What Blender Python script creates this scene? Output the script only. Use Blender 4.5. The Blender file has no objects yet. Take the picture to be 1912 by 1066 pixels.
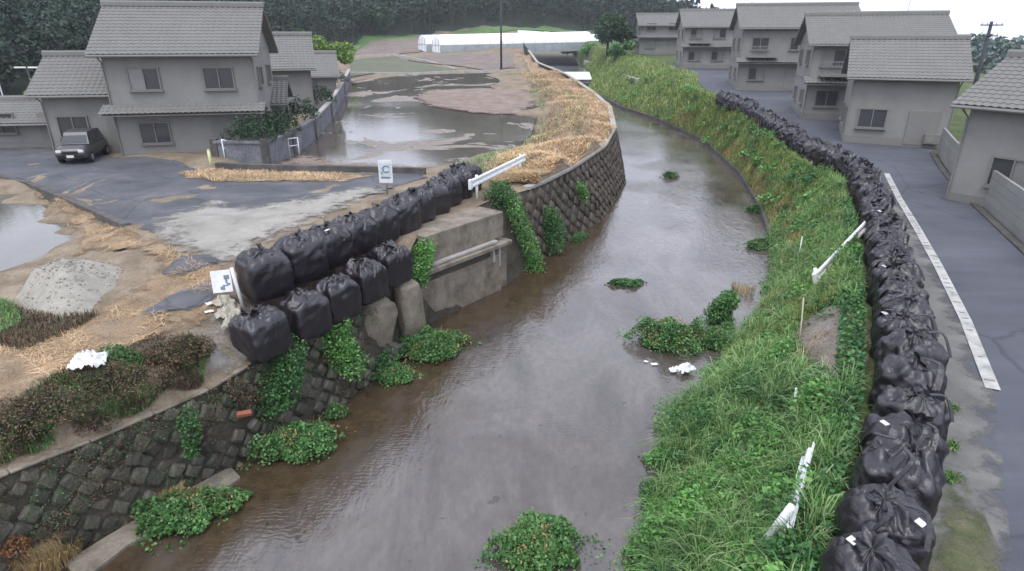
import bpy, bmesh, math, random
import numpy as np
from mathutils import Vector, Matrix, noise
from mathutils.geometry import delaunay_2d_cdt

random.seed(7)
RNG = np.random.default_rng(7)
sc = bpy.context.scene
COL = sc.collection

# ------------------------------------------------------------------ camera, sky, sun, exposure
W, H, F, Y0, CZ = 1912.0, 1066.0, 1150.0, 70.0, 9.0
PITCH = math.atan((H / 2 - Y0) / F)
cd = bpy.data.cameras.new('camera')
cam = bpy.data.objects.new('camera', cd)
COL.objects.link(cam)
cam.location = (0, 0, CZ)
cam.rotation_euler = (math.pi / 2 - PITCH, 0, 0)
cd.sensor_width = 36.0
cd.lens = 36.0 * F / W
cd.clip_start = 0.1
cd.clip_end = 6000
sc.camera = cam

SUN_EL, SUN_ROT = math.radians(62), math.radians(200)
world = bpy.data.worlds.new('World')
sc.world = world
world.use_nodes = True
wn = world.node_tree.nodes
wl = world.node_tree.links
bg = wn['Background']
sky = wn.new('ShaderNodeTexSky')
sky.sky_type = 'NISHITA'
sky.sun_disc = False
sky.sun_elevation = SUN_EL
sky.sun_rotation = SUN_ROT
sky.dust_density = 6.0
sky.air_density = 1.2
hs = wn.new('ShaderNodeHueSaturation')
hs.inputs['Saturation'].default_value = 0.25
wl.new(sky.outputs[0], hs.inputs['Color'])
mx = wn.new('ShaderNodeMix')
mx.data_type = 'RGBA'
mx.inputs[0].default_value = 0.72
wl.new(hs.outputs[0], mx.inputs[6])
mx.inputs[7].default_value = (8.0, 8.6, 10.4, 1)       # even cloud cover
wl.new(mx.outputs[2], bg.inputs['Color'])
bg.inputs['Strength'].default_value = 0.15

sd = bpy.data.lights.new('sun', 'SUN')
sd.energy = 0.9
sd.angle = math.radians(25)
sd.color = (1.0, 0.97, 0.93)
sun = bpy.data.objects.new('sun', sd)
COL.objects.link(sun)
sv = Vector((math.sin(SUN_ROT) * math.cos(SUN_EL), math.cos(SUN_ROT) * math.cos(SUN_EL), math.sin(SUN_EL)))
sun.rotation_euler = (-sv).to_track_quat('-Z', 'Y').to_euler()
sun.location = sv * 60

sc.view_settings.view_transform = 'Standard'
sc.view_settings.look = 'None'
sc.view_settings.exposure = 0.52
sc.view_settings.gamma = 1.0
sc.view_settings.use_curve_mapping = False
sc.cycles.max_bounces = 6
sc.cycles.transparent_max_bounces = 12
sc.cycles.use_denoising = True
sc.cycles.caustics_reflective = False
sc.cycles.caustics_refractive = False

# ------------------------------------------------------------------ picture <-> place
CP, SP = math.cos(PITCH), math.sin(PITCH)


def P(x, y, z):
    dx = (x - W / 2) / F
    dy = -(y - H / 2) / F
    d = (dx, CP + dy * SP, -SP + dy * CP)
    t = (z - CZ) / d[2]
    return Vector((d[0] * t, d[1] * t, z))


def PD(x, y, Y):
    """point on the ray through a pixel at forward distance Y"""
    dx = (x - W / 2) / F
    dy = -(y - H / 2) / F
    d = (dx, CP + dy * SP, -SP + dy * CP)
    t = Y / d[1]
    return Vector((d[0] * t, Y, CZ + d[2] * t))


def U(x, y, fn, off=0.0):
    """point where the ray through a pixel meets the surface fn(X, Y) + off"""
    dx = (x - W / 2) / F
    dy = -(y - H / 2) / F
    d = np.array((dx, CP + dy * SP, -SP + dy * CP))
    t = np.geomspace(3, 700, 500)
    for _ in range(2):
        q = np.array((0, 0, CZ)) + t[:, None] * d
        g = q[:, 2] - np.asarray(fn(q[:, 0], q[:, 1])) - off
        k = np.argmax(g < 0)
        if k == 0: k = len(t) - 1
        t = np.linspace(t[k - 1], t[k], 40)
    return Vector(q[k])


def PJ(X, Y, Z):
    zr = Z - CZ
    zc = Y * CP - zr * SP
    yc = Y * SP + zr * CP
    return W / 2 + F * X / zc, H / 2 - F * yc / zc, zc


def ss(a, b, x):
    t = np.clip((np.asarray(x, float) - a) / (b - a), 0, 1)
    return t * t * (3 - 2 * t)


# ------------------------------------------------------------------ object helpers
def tag(o, label=None, cat=None, group=None, kind=None):
    if label: o['label'] = label
    if cat: o['category'] = cat
    if group: o['group'] = group
    if kind: o['kind'] = kind
    return o


def link(name, me, parent=None, loc=None, rot=None, scale=None):
    o = bpy.data.objects.new(name, me)
    COL.objects.link(o)
    if parent is not None: o.parent = parent
    if loc is not None: o.location = loc
    if rot is not None: o.rotation_euler = rot
    if scale is not None: o.scale = scale
    return o


def empty(name, loc=(0, 0, 0), rz=0.0):
    o = bpy.data.objects.new(name, None)
    o.empty_display_size = 0.2
    COL.objects.link(o)
    o.location = loc
    o.rotation_euler = (0, 0, rz)
    return o


def fast_mesh(name, V, Fc, m, smooth=False, attrs=None):
    V = np.asarray(V, np.float32).reshape(-1, 3)
    Fc = np.asarray(Fc, np.int32)
    n, k = Fc.shape
    me = bpy.data.meshes.new(name)
    me.vertices.add(len(V))
    me.vertices.foreach_set('co', V.ravel())
    me.loops.add(n * k)
    me.loops.foreach_set('vertex_index', Fc.ravel())
    me.polygons.add(n)
    me.polygons.foreach_set('loop_start', np.arange(0, n * k, k, dtype=np.int32))
    me.polygons.foreach_set('loop_total', np.full(n, k, np.int32))
    if smooth:
        me.polygons.foreach_set('use_smooth', np.ones(n, bool))
    me.update(calc_edges=True)
    if attrs:
        for an, av in attrs.items():
            a = me.attributes.new(an, 'FLOAT', 'POINT')
            a.data.foreach_set('value', np.asarray(av, np.float32))
    if m is not None: me.materials.append(m)
    return me


def grid_faces(nr, nc, wrap=False):
    r = np.arange(nr - 1)[:, None]
    c = np.arange(nc if wrap else nc - 1)[None, :]
    c2 = (c + 1) % nc
    f = np.stack([r * nc + c, r * nc + c2, (r + 1) * nc + c2, (r + 1) * nc + c], -1)
    return f.reshape(-1, 4)


class MB:
    """collects boxes, bars, prisms; build() links them as one mesh"""
    def __init__(s):
        s.v, s.f = [], []

    def add(s, vs, fs):
        b = len(s.v)
        s.v += [tuple(v) for v in vs]
        s.f += [tuple(i + b for i in f) for f in fs]
        return s

    def box(s, c, d, rz=0.0, M=None):
        x, y, z = d[0] / 2, d[1] / 2, d[2] / 2
        vs = [Vector((a * x, b * y, e * z)) for a in (-1, 1) for b in (-1, 1) for e in (-1, 1)]
        R = M if M is not None else Matrix.Rotation(rz, 3, 'Z')
        vs = [R @ v + Vector(c) for v in vs]
        return s.add(vs, [(0, 1, 3, 2), (4, 6, 7, 5), (0, 4, 5, 1), (2, 3, 7, 6), (0, 2, 6, 4), (1, 5, 7, 3)])

    def tube(s, pts, rad, n=8, cap=True):
        pts = [Vector(p) for p in pts]
        rads = rad if isinstance(rad, (list, tuple)) else [rad] * len(pts)
        b = []
        for i, p in enumerate(pts):
            d = (pts[min(i + 1, len(pts) - 1)] - pts[max(i - 1, 0)]).normalized()
            a = Vector((0, 0, 1)) if abs(d.z) < 0.9 else Vector((1, 0, 0))
            u = d.cross(a).normalized(); w = d.cross(u)
            b += [p + (u * math.cos(2 * math.pi * k / n) + w * math.sin(2 * math.pi * k / n)) * rads[i] for k in range(n)]
        fs = [(i * n + k, i * n + (k + 1) % n, (i + 1) * n + (k + 1) % n, (i + 1) * n + k) for i in range(len(pts) - 1) for k in range(n)]
        if cap:
            fs += [tuple(range(n))[::-1], tuple(range((len(pts) - 1) * n, len(pts) * n))]
        return s.add(b, fs)

    def prism(s, prof, a, b, up=(0, 0, 1)):
        """2-D profile (side, up) swept from a to b"""
        a, b = Vector(a), Vector(b)
        d = (b - a).normalized(); u = Vector(up); w = d.cross(u).normalized(); u = w.cross(d)
        n = len(prof)
        vs = [a + w * q[0] + u * q[1] for q in prof] + [b + w * q[0] + u * q[1] for q in prof]
        fs = [(i, (i + 1) % n, n + (i + 1) % n, n + i) for i in range(n)] + [tuple(range(n))[::-1], tuple(range(n, 2 * n))]
        return s.add(vs, fs)

    def mesh(s, name, m, smooth=False, bevel=0.0):
        me = bpy.data.meshes.new(name)
        me.from_pydata(s.v, [], s.f)
        bm = bmesh.new(); bm.from_mesh(me)
        bmesh.ops.recalc_face_normals(bm, faces=bm.faces)
        if bevel:
            bmesh.ops.bevel(bm, geom=[e for e in bm.edges if len(e.link_faces) == 2 and e.calc_face_angle(0) > 0.6], offset=bevel, segments=1, affect='EDGES')
        bm.to_mesh(me); bm.free()
        if smooth:
            for p in me.polygons: p.use_smooth = True
        if m is not None: me.materials.append(m)
        return me

    def build(s, name, m, parent=None, smooth=False, bevel=0.0, loc=None, rot=None):
        return link(name, s.mesh(name, m, smooth, bevel), parent, loc, rot)


# ------------------------------------------------------------------ materials
MT = {}


def newmat(name):
    m = bpy.data.materials.new(name)
    m.use_nodes = True
    nt = m.node_tree
    MT[name] = m
    return m, nt, nt.nodes, nt.links, nt.nodes['Principled BSDF']


def N(nt, t, **kw):
    n = nt.nodes.new(t)
    for k, v in kw.items():
        if k in n.inputs.keys():
            n.inputs[k].default_value = v
        else:
            setattr(n, k, v)
    return n


def coords(nt):
    return N(nt, 'ShaderNodeTexCoord').outputs['Object']


def noise_tex(nt, co, scale, detail=6, rough=0.6, dist=0.0):
    n = N(nt, 'ShaderNodeTexNoise')
    n.inputs['Scale'].default_value = scale
    n.inputs['Detail'].default_value = detail
    n.inputs['Roughness'].default_value = rough
    n.inputs['Distortion'].default_value = dist
    if co is not None: nt.links.new(co, n.inputs['Vector'])
    return n.outputs['Fac']


def ramp(nt, fac, stops):
    r = N(nt, 'ShaderNodeValToRGB')
    el = r.color_ramp.elements
    while len(el) < len(stops): el.new(0.5)
    for e, (p, c) in zip(el, stops):
        e.position = p
        e.color = (*c, 1) if len(c) == 3 else c
    nt.links.new(fac, r.inputs['Fac'])
    return r.outputs['Color']


def mixc(nt, fac, a, b, mode='MIX'):
    m = N(nt, 'ShaderNodeMix')
    m.data_type = 'RGBA'
    m.blend_type = mode
    for s, v in ((m.inputs[0], fac), (m.inputs[6], a), (m.inputs[7], b)):
        if hasattr(v, 'is_linked') or isinstance(v, bpy.types.NodeSocket): nt.links.new(v, s)
        elif isinstance(v, (int, float)): s.default_value = v
        else: s.default_value = (*v, 1)
    return m.outputs[2]


def math_n(nt, op, a, b=0.0, c=0.0, clamp=False):
    m = N(nt, 'ShaderNodeMath')
    m.operation = op
    m.use_clamp = clamp
    for s, v in zip(m.inputs, (a, b, c)):
        if isinstance(v, bpy.types.NodeSocket): nt.links.new(v, s)
        else: s.default_value = v
    return m.outputs[0]


def bump(nt, bs, h, strength, dist=0.05):
    b = N(nt, 'ShaderNodeBump')
    b.inputs['Strength'].default_value = strength
    b.inputs['Distance'].default_value = dist
    nt.links.new(h, b.inputs['Height'])
    nt.links.new(b.outputs[0], bs.inputs['Normal'])


def surf(name, cols, scale=1.5, rough=0.85, bscale=20.0, bstr=0.5, bdist=0.03, spec=0.3, detail=8, fine=0.25, soft=False, objrand=0.0, softk=3.0):
    """mottled surface: large mottling through a ramp, fine grain over it, relief; soft = ragged fading edge"""
    m, nt, ns, ln, bs = newmat(name)
    co = coords(nt)
    f1 = noise_tex(nt, co, scale, detail, 0.65, 0.3)
    n = len(cols)
    c = ramp(nt, f1, [(0.28 + 0.44 * i / max(1, n - 1), cc) for i, cc in enumerate(cols)])
    f2 = noise_tex(nt, co, bscale, 5, 0.7)
    g = ramp(nt, f2, [(0.25, (1 - fine * 1.6,) * 3), (0.75, (1 + fine,) * 3)])
    c = mixc(nt, 1.0, c, g, 'MULTIPLY')
    if objrand:
        oi = N(nt, 'ShaderNodeObjectInfo')
        r = ramp(nt, oi.outputs['Random'], [(0, (1 - objrand, 1 - objrand * 0.9, 1 - objrand)), (1, (1 + objrand, 1 + objrand, 1 + objrand * 0.9))])
        c = mixc(nt, 1.0, c, r, 'MULTIPLY')
    ln.new(c, bs.inputs['Base Color'])
    bs.inputs['Roughness'].default_value = rough
    bs.inputs['Specular IOR Level'].default_value = spec
    if bstr: bump(nt, bs, f2, bstr, bdist)
    if soft:
        at = N(nt, 'ShaderNodeAttribute'); at.attribute_name = 'edge'
        nz = noise_tex(nt, co, 1.6, 8, 0.7)
        e = math_n(nt, 'MULTIPLY', at.outputs['Fac'], softk)
        nz2 = math_n(nt, 'MULTIPLY_ADD', nz, 5.0, -2.45)
        fac = math_n(nt, 'ADD', e, nz2, clamp=True)
        tr = N(nt, 'ShaderNodeBsdfTransparent'); ms = N(nt, 'ShaderNodeMixShader')
        ln.new(fac, ms.inputs[0]); ln.new(tr.outputs[0], ms.inputs[1]); ln.new(bs.outputs[0], ms.inputs[2])
        ln.new(ms.outputs[0], ns['Material Output'].inputs['Surface'])
    return m


def leafmat(name, cols, rough=0.55, trans=0.25, big=0.35):
    m, nt, ns, ln, bs = newmat(name)
    ge = N(nt, 'ShaderNodeNewGeometry')
    n = len(cols)
    c = ramp(nt, ge.outputs['Random Per Island'], [(i / max(1, n - 1), cc) for i, cc in enumerate(cols)])
    f = noise_tex(nt, coords(nt), 0.7, 4, 0.6)
    g = ramp(nt, f, [(0.3, (1 - big, 1 - big * .9, 1 - big)), (0.7, (1 + big, 1 + big * .9, 1 + big * 0.6))])
    c = mixc(nt, 1.0, c, g, 'MULTIPLY')
    ln.new(c, bs.inputs['Base Color'])
    bs.inputs['Roughness'].default_value = rough
    bs.inputs['Specular IOR Level'].default_value = 0.3
    if trans:
        tl = N(nt, 'ShaderNodeBsdfTranslucent')
        ln.new(c, tl.inputs['Color'])
        ms = N(nt, 'ShaderNodeMixShader'); ms.inputs[0].default_value = trans
        ln.new(bs.outputs[0], ms.inputs[1]); ln.new(tl.outputs[0], ms.inputs[2])
        ln.new(ms.outputs[0], ns['Material Output'].inputs['Surface'])
    return m


def plain(name, col, rough=0.5, metal=0.0, spec=0.4, dirt=0.15, scale=4.0):
    m, nt, ns, ln, bs = newmat(name)
    f = noise_tex(nt, coords(nt), scale, 6, 0.65)
    c = ramp(nt, f, [(0.3, tuple(v * (1 - dirt * 1.5) for v in col)), (0.65, tuple(v * (1 + dirt * 0.4) for v in col))])
    ln.new(c, bs.inputs['Base Color'])
    bs.inputs['Roughness'].default_value = rough
    bs.inputs['Metallic'].default_value = metal
    bs.inputs['Specular IOR Level'].default_value = spec
    return m


surf('earth', [(.12, .09, .06), (.215, .17, .12), (.30, .245, .18)], 0.9, .95, 14, .8)
surf('bank_rock', [(.035, .032, .022), (.075, .066, .05), (.13, .115, .09)], 1.6, .95, 9, 1.0, .08)
surf('straw', [(.17, .12, .075), (.30, .215, .135), (.42, .32, .215)], 1.2, .95, 26, .9, .04, fine=.4, soft=True)
surf('asphalt_left', [(.060, .063, .073), (.085, .088, .098), (.14, .138, .138)], .55, .85, 60, .25, .01, fine=.18, soft=True, softk=6)
surf('asphalt', [(.068, .071, .085), (.084, .088, .105), (.102, .106, .122)], .4, .8, 70, .2, .01, fine=.15)
surf('shoulder', [(.10, .10, .095), (.15, .148, .14), (.21, .205, .19)], .8, .9, 50, .3, .01, fine=.2, soft=True)
surf('moss', [(.05, .07, .025), (.11, .115, .06), (.19, .17, .12)], 2.2, .95, 40, .6, .02, fine=.3, soft=True)
surf('sand', [(.19, .18, .16), (.28, .265, .235), (.36, .34, .305)], .9, .95, 30, .4, .02, fine=.25, soft=True, softk=1.1)
surf('gravel', [(.24, .22, .185), (.30, .28, .24), (.36, .335, .29)], 3, .95, 30, .5, .02, fine=.2)
surf('concrete', [(.10, .085, .063), (.21, .18, .142), (.31, .275, .225)], 1.8, .9, 22, .5, .02, fine=.2)
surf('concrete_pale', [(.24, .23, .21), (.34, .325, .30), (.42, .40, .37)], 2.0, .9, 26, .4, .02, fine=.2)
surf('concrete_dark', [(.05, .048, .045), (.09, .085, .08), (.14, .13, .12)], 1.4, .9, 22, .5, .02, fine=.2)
surf('wall_blue_grey', [(.10, .105, .12), (.16, .165, .185), (.24, .24, .26)], 1.0, .9, 8, .4, .03, fine=.3)
surf('stone', [(.045, .055, .034), (.10, .094, .074), (.14, .13, .108), (.21, .20, .178)], 2.6, .95, 16, 1.0, .04, fine=.4, objrand=.42)
surf('stone_brown', [(.05, .04, .032), (.095, .078, .063), (.15, .125, .104)], 2.0, .9, 18, .8, .03, fine=.35, objrand=.25)
surf('field', [(.10, .085, .055), (.16, .14, .085), (.15, .16, .075)], .25, .95, 6, .6, .05, fine=.3)
surf('ploughed', [(.13, .105, .09), (.19, .155, .135), (.24, .2, .175)], .5, .95, 8, .8, .05, fine=.3)
surf('grass_ground', [(.04, .06, .018), (.075, .105, .03), (.12, .13, .055)], .8, .95, 16, .8, .05, fine=.35)
surf('meadow', [(.06, .13, .035), (.10, .18, .06), (.15, .20, .08)], .12, .95, 3, .6, .08, fine=.3)
surf('olive_field', [(.075, .08, .05), (.11, .115, .07), (.10, .13, .06)], .3, .7, 5, .5, .05, fine=.3)
surf('forest_floor', [(.02, .03, .02), (.035, .05, .03)], .3, 1, 3, .5, .1)
surf('grey_plaster', [(.205, .202, .192), (.235, .231, .22), (.255, .251, .24)], .9, .95, 14, .15, .01, fine=.06, spec=.15, objrand=.07)
surf('grey_tile', [(.158, .154, .145), (.172, .168, .158), (.185, .181, .17)], 1.0, .8, 20, .15, .01, fine=.08, spec=.2)
surf('grey_trim', [(.18, .175, .165), (.21, .204, .19)], 1.0, .85, 20, .1, .01, fine=.06, spec=.2)
plain('pane_grey', (.05, .053, .057), .12, 0, .6, .05)
plain('pane_curtain', (.20, .20, .195), .15, 0, .6, .12, 2)
plain('white_paint', (.74, .76, .77), .45, 0, .4, .16, 5)
plain('white_plastic', (.66, .67, .68), .5, 0, .4, .12, 6)
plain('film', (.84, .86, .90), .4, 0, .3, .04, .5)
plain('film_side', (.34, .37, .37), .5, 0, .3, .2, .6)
plain('steel', (.35, .36, .37), .45, .6, .4, .15)
plain('dark_pole', (.035, .035, .045), .7)
plain('pale_pole', (.42, .42, .42), .7)
plain('sign_mark', (.16, .20, .24), .6)
plain('sign_blue', (.48, .55, .60), .6)
plain('brick_red', (.30, .10, .06), .9)
plain('sacking', (.40, .37, .30), .95, dirt=.3, scale=14)
plain('stick', (.42, .38, .28), .8)
plain('bark', (.07, .06, .05), .95, dirt=.3)
plain('car_paint', (.075, .075, .08), .3, .3, .5, .05)
plain('black_rubber', (.012, .012, .013), .75, 0, .3)
plain('car_glass', (.03, .035, .04), .1, 0, .5, .02)
plain('lamp_glass', (.6, .6, .55), .2, 0, .5, .02)
plain('teal_wall', (.08, .14, .15), .8)
plain('yellow_green', (.55, .60, .30), .7)
leafmat('blade_green', [(.045, .12, .028), (.085, .20, .05), (.145, .29, .085), (.24, .37, .15), (.34, .40, .22)], .5, .3)
leafmat('blade_fresh', [(.09, .165, .035), (.16, .26, .055), (.23, .345, .085), (.33, .39, .16), (.44, .40, .24)], .5, .3)
leafmat('blade_dry', [(.22, .15, .07), (.36, .26, .13), (.46, .35, .19), (.30, .24, .12)], .8, .15)
leafmat('straw_blade', [(.33, .215, .12), (.52, .365, .22), (.66, .50, .34), (.40, .255, .145)], .85, .1)
leafmat('leaf_weed', [(.022, .08, .026), (.045, .14, .042), (.08, .205, .065), (.14, .27, .105)])
leafmat('leaf_cress', [(.04, .12, .035), (.065, .175, .05), (.11, .24, .08), (.19, .33, .13)], .45)
leafmat('leaf_vine', [(.045, .145, .035), (.085, .235, .052), (.145, .33, .085), (.25, .42, .155)], .5)
leafmat('leaf_dead', [(.06, .04, .03), (.11, .07, .05), (.19, .13, .085), (.065, .055, .04), (.055, .075, .032)], .9, .1)
leafmat('leaf_rust', [(.14, .05, .02), (.22, .10, .045), (.26, .16, .08)], .9, .1)
leafmat('leaf_straw', [(.28, .18, .08), (.40, .28, .14), (.33, .22, .12)], .9, .15)
leafmat('leaf_forest', [(.012, .024, .024), (.026, .050, .040), (.058, .094, .064), (.036, .040, .046)], .8, .1, .5)
leafmat('leaf_tree', [(.02, .05, .025), (.035, .075, .035), (.055, .10, .05)], .7, .15, .4)
leafmat('leaf_bright', [(.11, .20, .035), (.16, .27, .05), (.21, .32, .08)], .6, .25)
leafmat('leaf_hazy', [(.09, .13, .125), (.11, .155, .14), (.125, .175, .15)], .9, .05, .3)  # far knolls: distance haze painted into a lighter, bluer leaf colour

for nm_, sc_, th_ in (('asphalt_left', .30, .012), ('asphalt', .16, .008)):      # cracks and pale wheel wear
    m = MT[nm_]; nt = m.node_tree; bs = nt.nodes['Principled BSDF']
    old = bs.inputs['Base Color'].links[0].from_socket
    co = coords(nt)
    wob = N(nt, 'ShaderNodeTexNoise'); wob.inputs['Scale'].default_value = 1.2; wob.inputs['Detail'].default_value = 5; nt.links.new(co, wob.inputs['Vector'])
    mv = mixc(nt, .35, co, wob.outputs['Color'])
    vo = N(nt, 'ShaderNodeTexVoronoi'); vo.feature = 'DISTANCE_TO_EDGE'; vo.inputs['Scale'].default_value = sc_
    nt.links.new(mv, vo.inputs['Vector'])
    ck = ramp(nt, vo.outputs['Distance'], [(.0, (.66, .66, .66)), (th_ * .3, (.78, .78, .78)), (th_ * .8, (1, 1, 1))])
    c = mixc(nt, 1.0, old, ck, 'MULTIPLY')
    mp = N(nt, 'ShaderNodeMapping'); mp.inputs['Rotation'].default_value = (0, 0, .5 if nm_ == 'asphalt_left' else -.95); mp.inputs['Scale'].default_value = (.12, 1.1, 1)
    mp.vector_type = 'TEXTURE' if False else 'POINT'
    nt.links.new(co, mp.inputs['Vector'])
    st = noise_tex(nt, mp.outputs[0], 1.0, 6, .6, .5)
    c = mixc(nt, 1.0, c, ramp(nt, st, [(.3, (.86,) * 3), (.6, (1.06,) * 3), (.78, (1.5, 1.48, 1.45) if nm_ == 'asphalt_left' else (1.2, 1.2, 1.2))]), 'MULTIPLY')
    nt.links.new(c, bs.inputs['Base Color'])

# black tonne-bag plastic
m, nt, ns, ln, bs = newmat('bag_plastic')
co = coords(nt)
f = noise_tex(nt, co, 3.0, 5, .6)
ln.new(ramp(nt, f, [(.3, (.008, .006, .009)), (.7, (.015, .011, .016))]), bs.inputs['Base Color'])
bs.inputs['Roughness'].default_value = .32
bs.inputs['Specular IOR Level'].default_value = .7
b1 = noise_tex(nt, co, 16, 4, .55, 1.5)
bump(nt, bs, b1, .35, .03)

# white painted edge line, worn, with cross ribs built as geometry
surf('road_paint', [(.15, .15, .145), (.36, .355, .335), (.45, .445, .42), (.50, .49, .47)], 2.2, .8, 40, .3, .01, fine=.2)
surf('rib_dark', [(.20, .19, .16), (.30, .29, .26)], 8, .9, 40, .3)


def watermat(name, deep, shallow, attr=None, width=2.0, rip=1.0, rough=.06, mud=0.0, mudcol=(.2, .16, .13), mscale=.35, flow=False):
    m, nt, ns, ln, bs = newmat(name)
    co = coords(nt)
    mp = N(nt, 'ShaderNodeMapping'); mp.inputs['Rotation'].default_value = (0, 0, math.radians(-40)); mp.inputs['Scale'].default_value = (1, .45, 1)
    ln.new(co, mp.inputs['Vector'])
    v = mp.outputs[0]
    f1 = noise_tex(nt, v, .5, 8, .62, .6)
    c = ramp(nt, f1, [(.28, tuple(x * .66 for x in deep)), (.5, deep), (.72, tuple(x * 1.3 for x in deep))])
    f0 = noise_tex(nt, v, 6.0, 6, .7)
    c = mixc(nt, 1.0, c, ramp(nt, f0, [(.28, (.72,) * 3), (.7, (1.14,) * 3)]), 'MULTIPLY')
    if flow:                                   # sand bars and silt on the shallow bed
        nb = noise_tex(nt, v, .34, 5, .55, 1.0)
        c = mixc(nt, 1.0, c, ramp(nt, nb, [(.34, (.62, .54, .45)), (.45, (.95, .92, .90)), (.50, (1.22, 1.2, 1.18)), (.55, (1, 1, 1)), (.68, (1.3, 1.3, 1.28))]), 'MULTIPLY')
        nd = noise_tex(nt, co, 1.9, 3, .5, .4)
        c = mixc(nt, 1.0, c, ramp(nt, nd, [(.285, (.45, .42, .38)), (.32, (1, 1, 1))]), 'MULTIPLY')
    if attr:
        at = N(nt, 'ShaderNodeAttribute'); at.attribute_name = attr
        n2 = noise_tex(nt, v, .55, 7, .65, .4)
        d = math_n(nt, 'MULTIPLY_ADD', n2, -6.5, 1.7)
        d = math_n(nt, 'ADD', at.outputs['Fac'], d)
        fac = math_n(nt, 'DIVIDE', d, width, clamp=True)
        n3 = noise_tex(nt, co, 2.4, 7, .7, .5)
        sh = ramp(nt, n3, [(.3, tuple(x * .6 for x in shallow)), (.5, shallow), (.72, tuple(x * 1.5 for x in shallow))])
        c = mixc(nt, fac, sh, c)
    rgh = None
    if mud:
        n4 = noise_tex(nt, co, mscale, 8, .65, 1.2)
        mf = ramp(nt, n4, [(.5 - mud * .12, (0, 0, 0)), (.56 - mud * .12, (1, 1, 1))])
        n5 = noise_tex(nt, co, 3.5, 8, .7)
        mc = ramp(nt, n5, [(.3, tuple(x * .7 for x in mudcol)), (.7, tuple(x * 1.35 for x in mudcol))])
        c = mixc(nt, mf, c, mc)
        rgh = mixc(nt, mf, (rough,) * 3, (.75,) * 3)
    ln.new(c, bs.inputs['Base Color'])
    if rgh is not None: ln.new(rgh, bs.inputs['Roughness'])
    else: bs.inputs['Roughness'].default_value = rough
    bs.inputs['IOR'].default_value = 1.72 if flow else 1.5
    bs.inputs['Specular IOR Level'].default_value = .5
    b1 = noise_tex(nt, v, 3.2, 5, .6, .3)
    b2 = noise_tex(nt, v, 11, 3, .5, .2)
    h = math_n(nt, 'MULTIPLY_ADD', b2, .35, b1)
    if flow:
        wv_ = N(nt, 'ShaderNodeTexWave'); wv_.inputs['Scale'].default_value = 2.6; wv_.inputs['Distortion'].default_value = 9.0
        wv_.inputs['Detail'].default_value = 3.0; wv_.inputs['Detail Scale'].default_value = 1.4; wv_.bands_direction = 'Y'
        ln.new(co, wv_.inputs['Vector'])
        wm = ramp(nt, noise_tex(nt, co, .22, 3, .5), [(.42, (0, 0, 0)), (.62, (1, 1, 1))])
        wh_ = math_n(nt, 'MULTIPLY', wv_.outputs['Fac'], wm)
        h = math_n(nt, 'MULTIPLY_ADD', wh_, .17, h)
    bump(nt, bs, h, .30 * rip, .06)
    return m


watermat('river_water', (.088, .076, .068), (.055, .038, .022), 'bank', 1.7, 1.0, .05, flow=True)
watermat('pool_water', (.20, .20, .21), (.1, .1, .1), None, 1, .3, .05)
watermat('paddy_water', (.095, .080, .062), (.1, .08, .06), None, 1, .20, .08, mud=-.5, mudcol=(.20, .16, .13), mscale=.16)
watermat('paddy_mirror', (.10, .09, .07), (.1, .08, .06), None, 1, .16, .07)

# ------------------------------------------------------------------ the lie of the land
def interp(xs, ys):
    xs = np.array(xs, float); ys = np.array(ys, float)
    return lambda v: np.interp(v, xs, ys)


farz = interp([0, 42, 60, 80, 100, 130, 160, 190, 220, 320, 600], [2.4, 2.4, 2.85, 3.6, 4.6, 6.1, 7.6, 10.6, 14.2, 21, 40])
rivz = lambda Y: np.maximum(0, .02 * (np.asarray(Y, float) - 42))

# top edge of the left bank (pixel, pixel, height)
TOP = [(0, 890, 2.0), (87, 849, 2.0), (197, 814, 2.0), (262, 783, 2.0), (376, 735, 2.0), (437, 700, 2.05), (494, 662, 2.1), (548, 630, 2.15),
       (600, 605, 2.2), (650, 578, 2.2), (700, 545, 2.25), (742, 515, 2.3)]
TOPW = [P(*a) for a in TOP]
ABT0, ABT1 = P(782, 436, 3.0), P(907, 378, 3.0)
TOPW += [ABT0, ABT1]
TOPW += [P(1000, 350, 3.0), P(1070, 315, 3.0), P(1130, 275, 3.05), P(1150, 240, 3.1), P(1141, 200, 3.5), P(1112, 175, 3.9), P(1062, 140, 4.9), P(1005, 117, 5.6)]
d0 = (TOPW[0] - TOPW[4]).normalized()
TOPW = [TOPW[0] + d0 * 6] + TOPW
TOPW.append(Vector((TOPW[-1].x - 2, TOPW[-1].y + 60, 9)))
BASEW = [P(140, 1022, 0), P(330, 905, 0), P(480, 835, 0), P(640, 745, 0), P(720, 680, 0), P(795, 605, 0), P(937, 540, 0), P(1000, 490, 0), P(1060, 445, 0), P(1120, 410, 0), P(1165, 342, 0)]
db = (BASEW[0] - BASEW[2]).normalized()
BASEW = [BASEW[0] + db * 7] + BASEW
for t in TOPW[-5:]:
    BASEW.append(Vector((t.x + .8, t.y, 0)))
BASEW = [b for i, b in enumerate(BASEW) if i == 0 or b.y > BASEW[i - 1].y]
XT = interp([p.y for p in TOPW], [p.x for p in TOPW])
ZT = interp([p.y for p in TOPW], [p.z for p in TOPW])
XB_ = interp([p.y for p in BASEW], [p.x for p in BASEW])
XB = lambda Y: np.maximum(XB_(Y), XT(Y) + .12)

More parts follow.
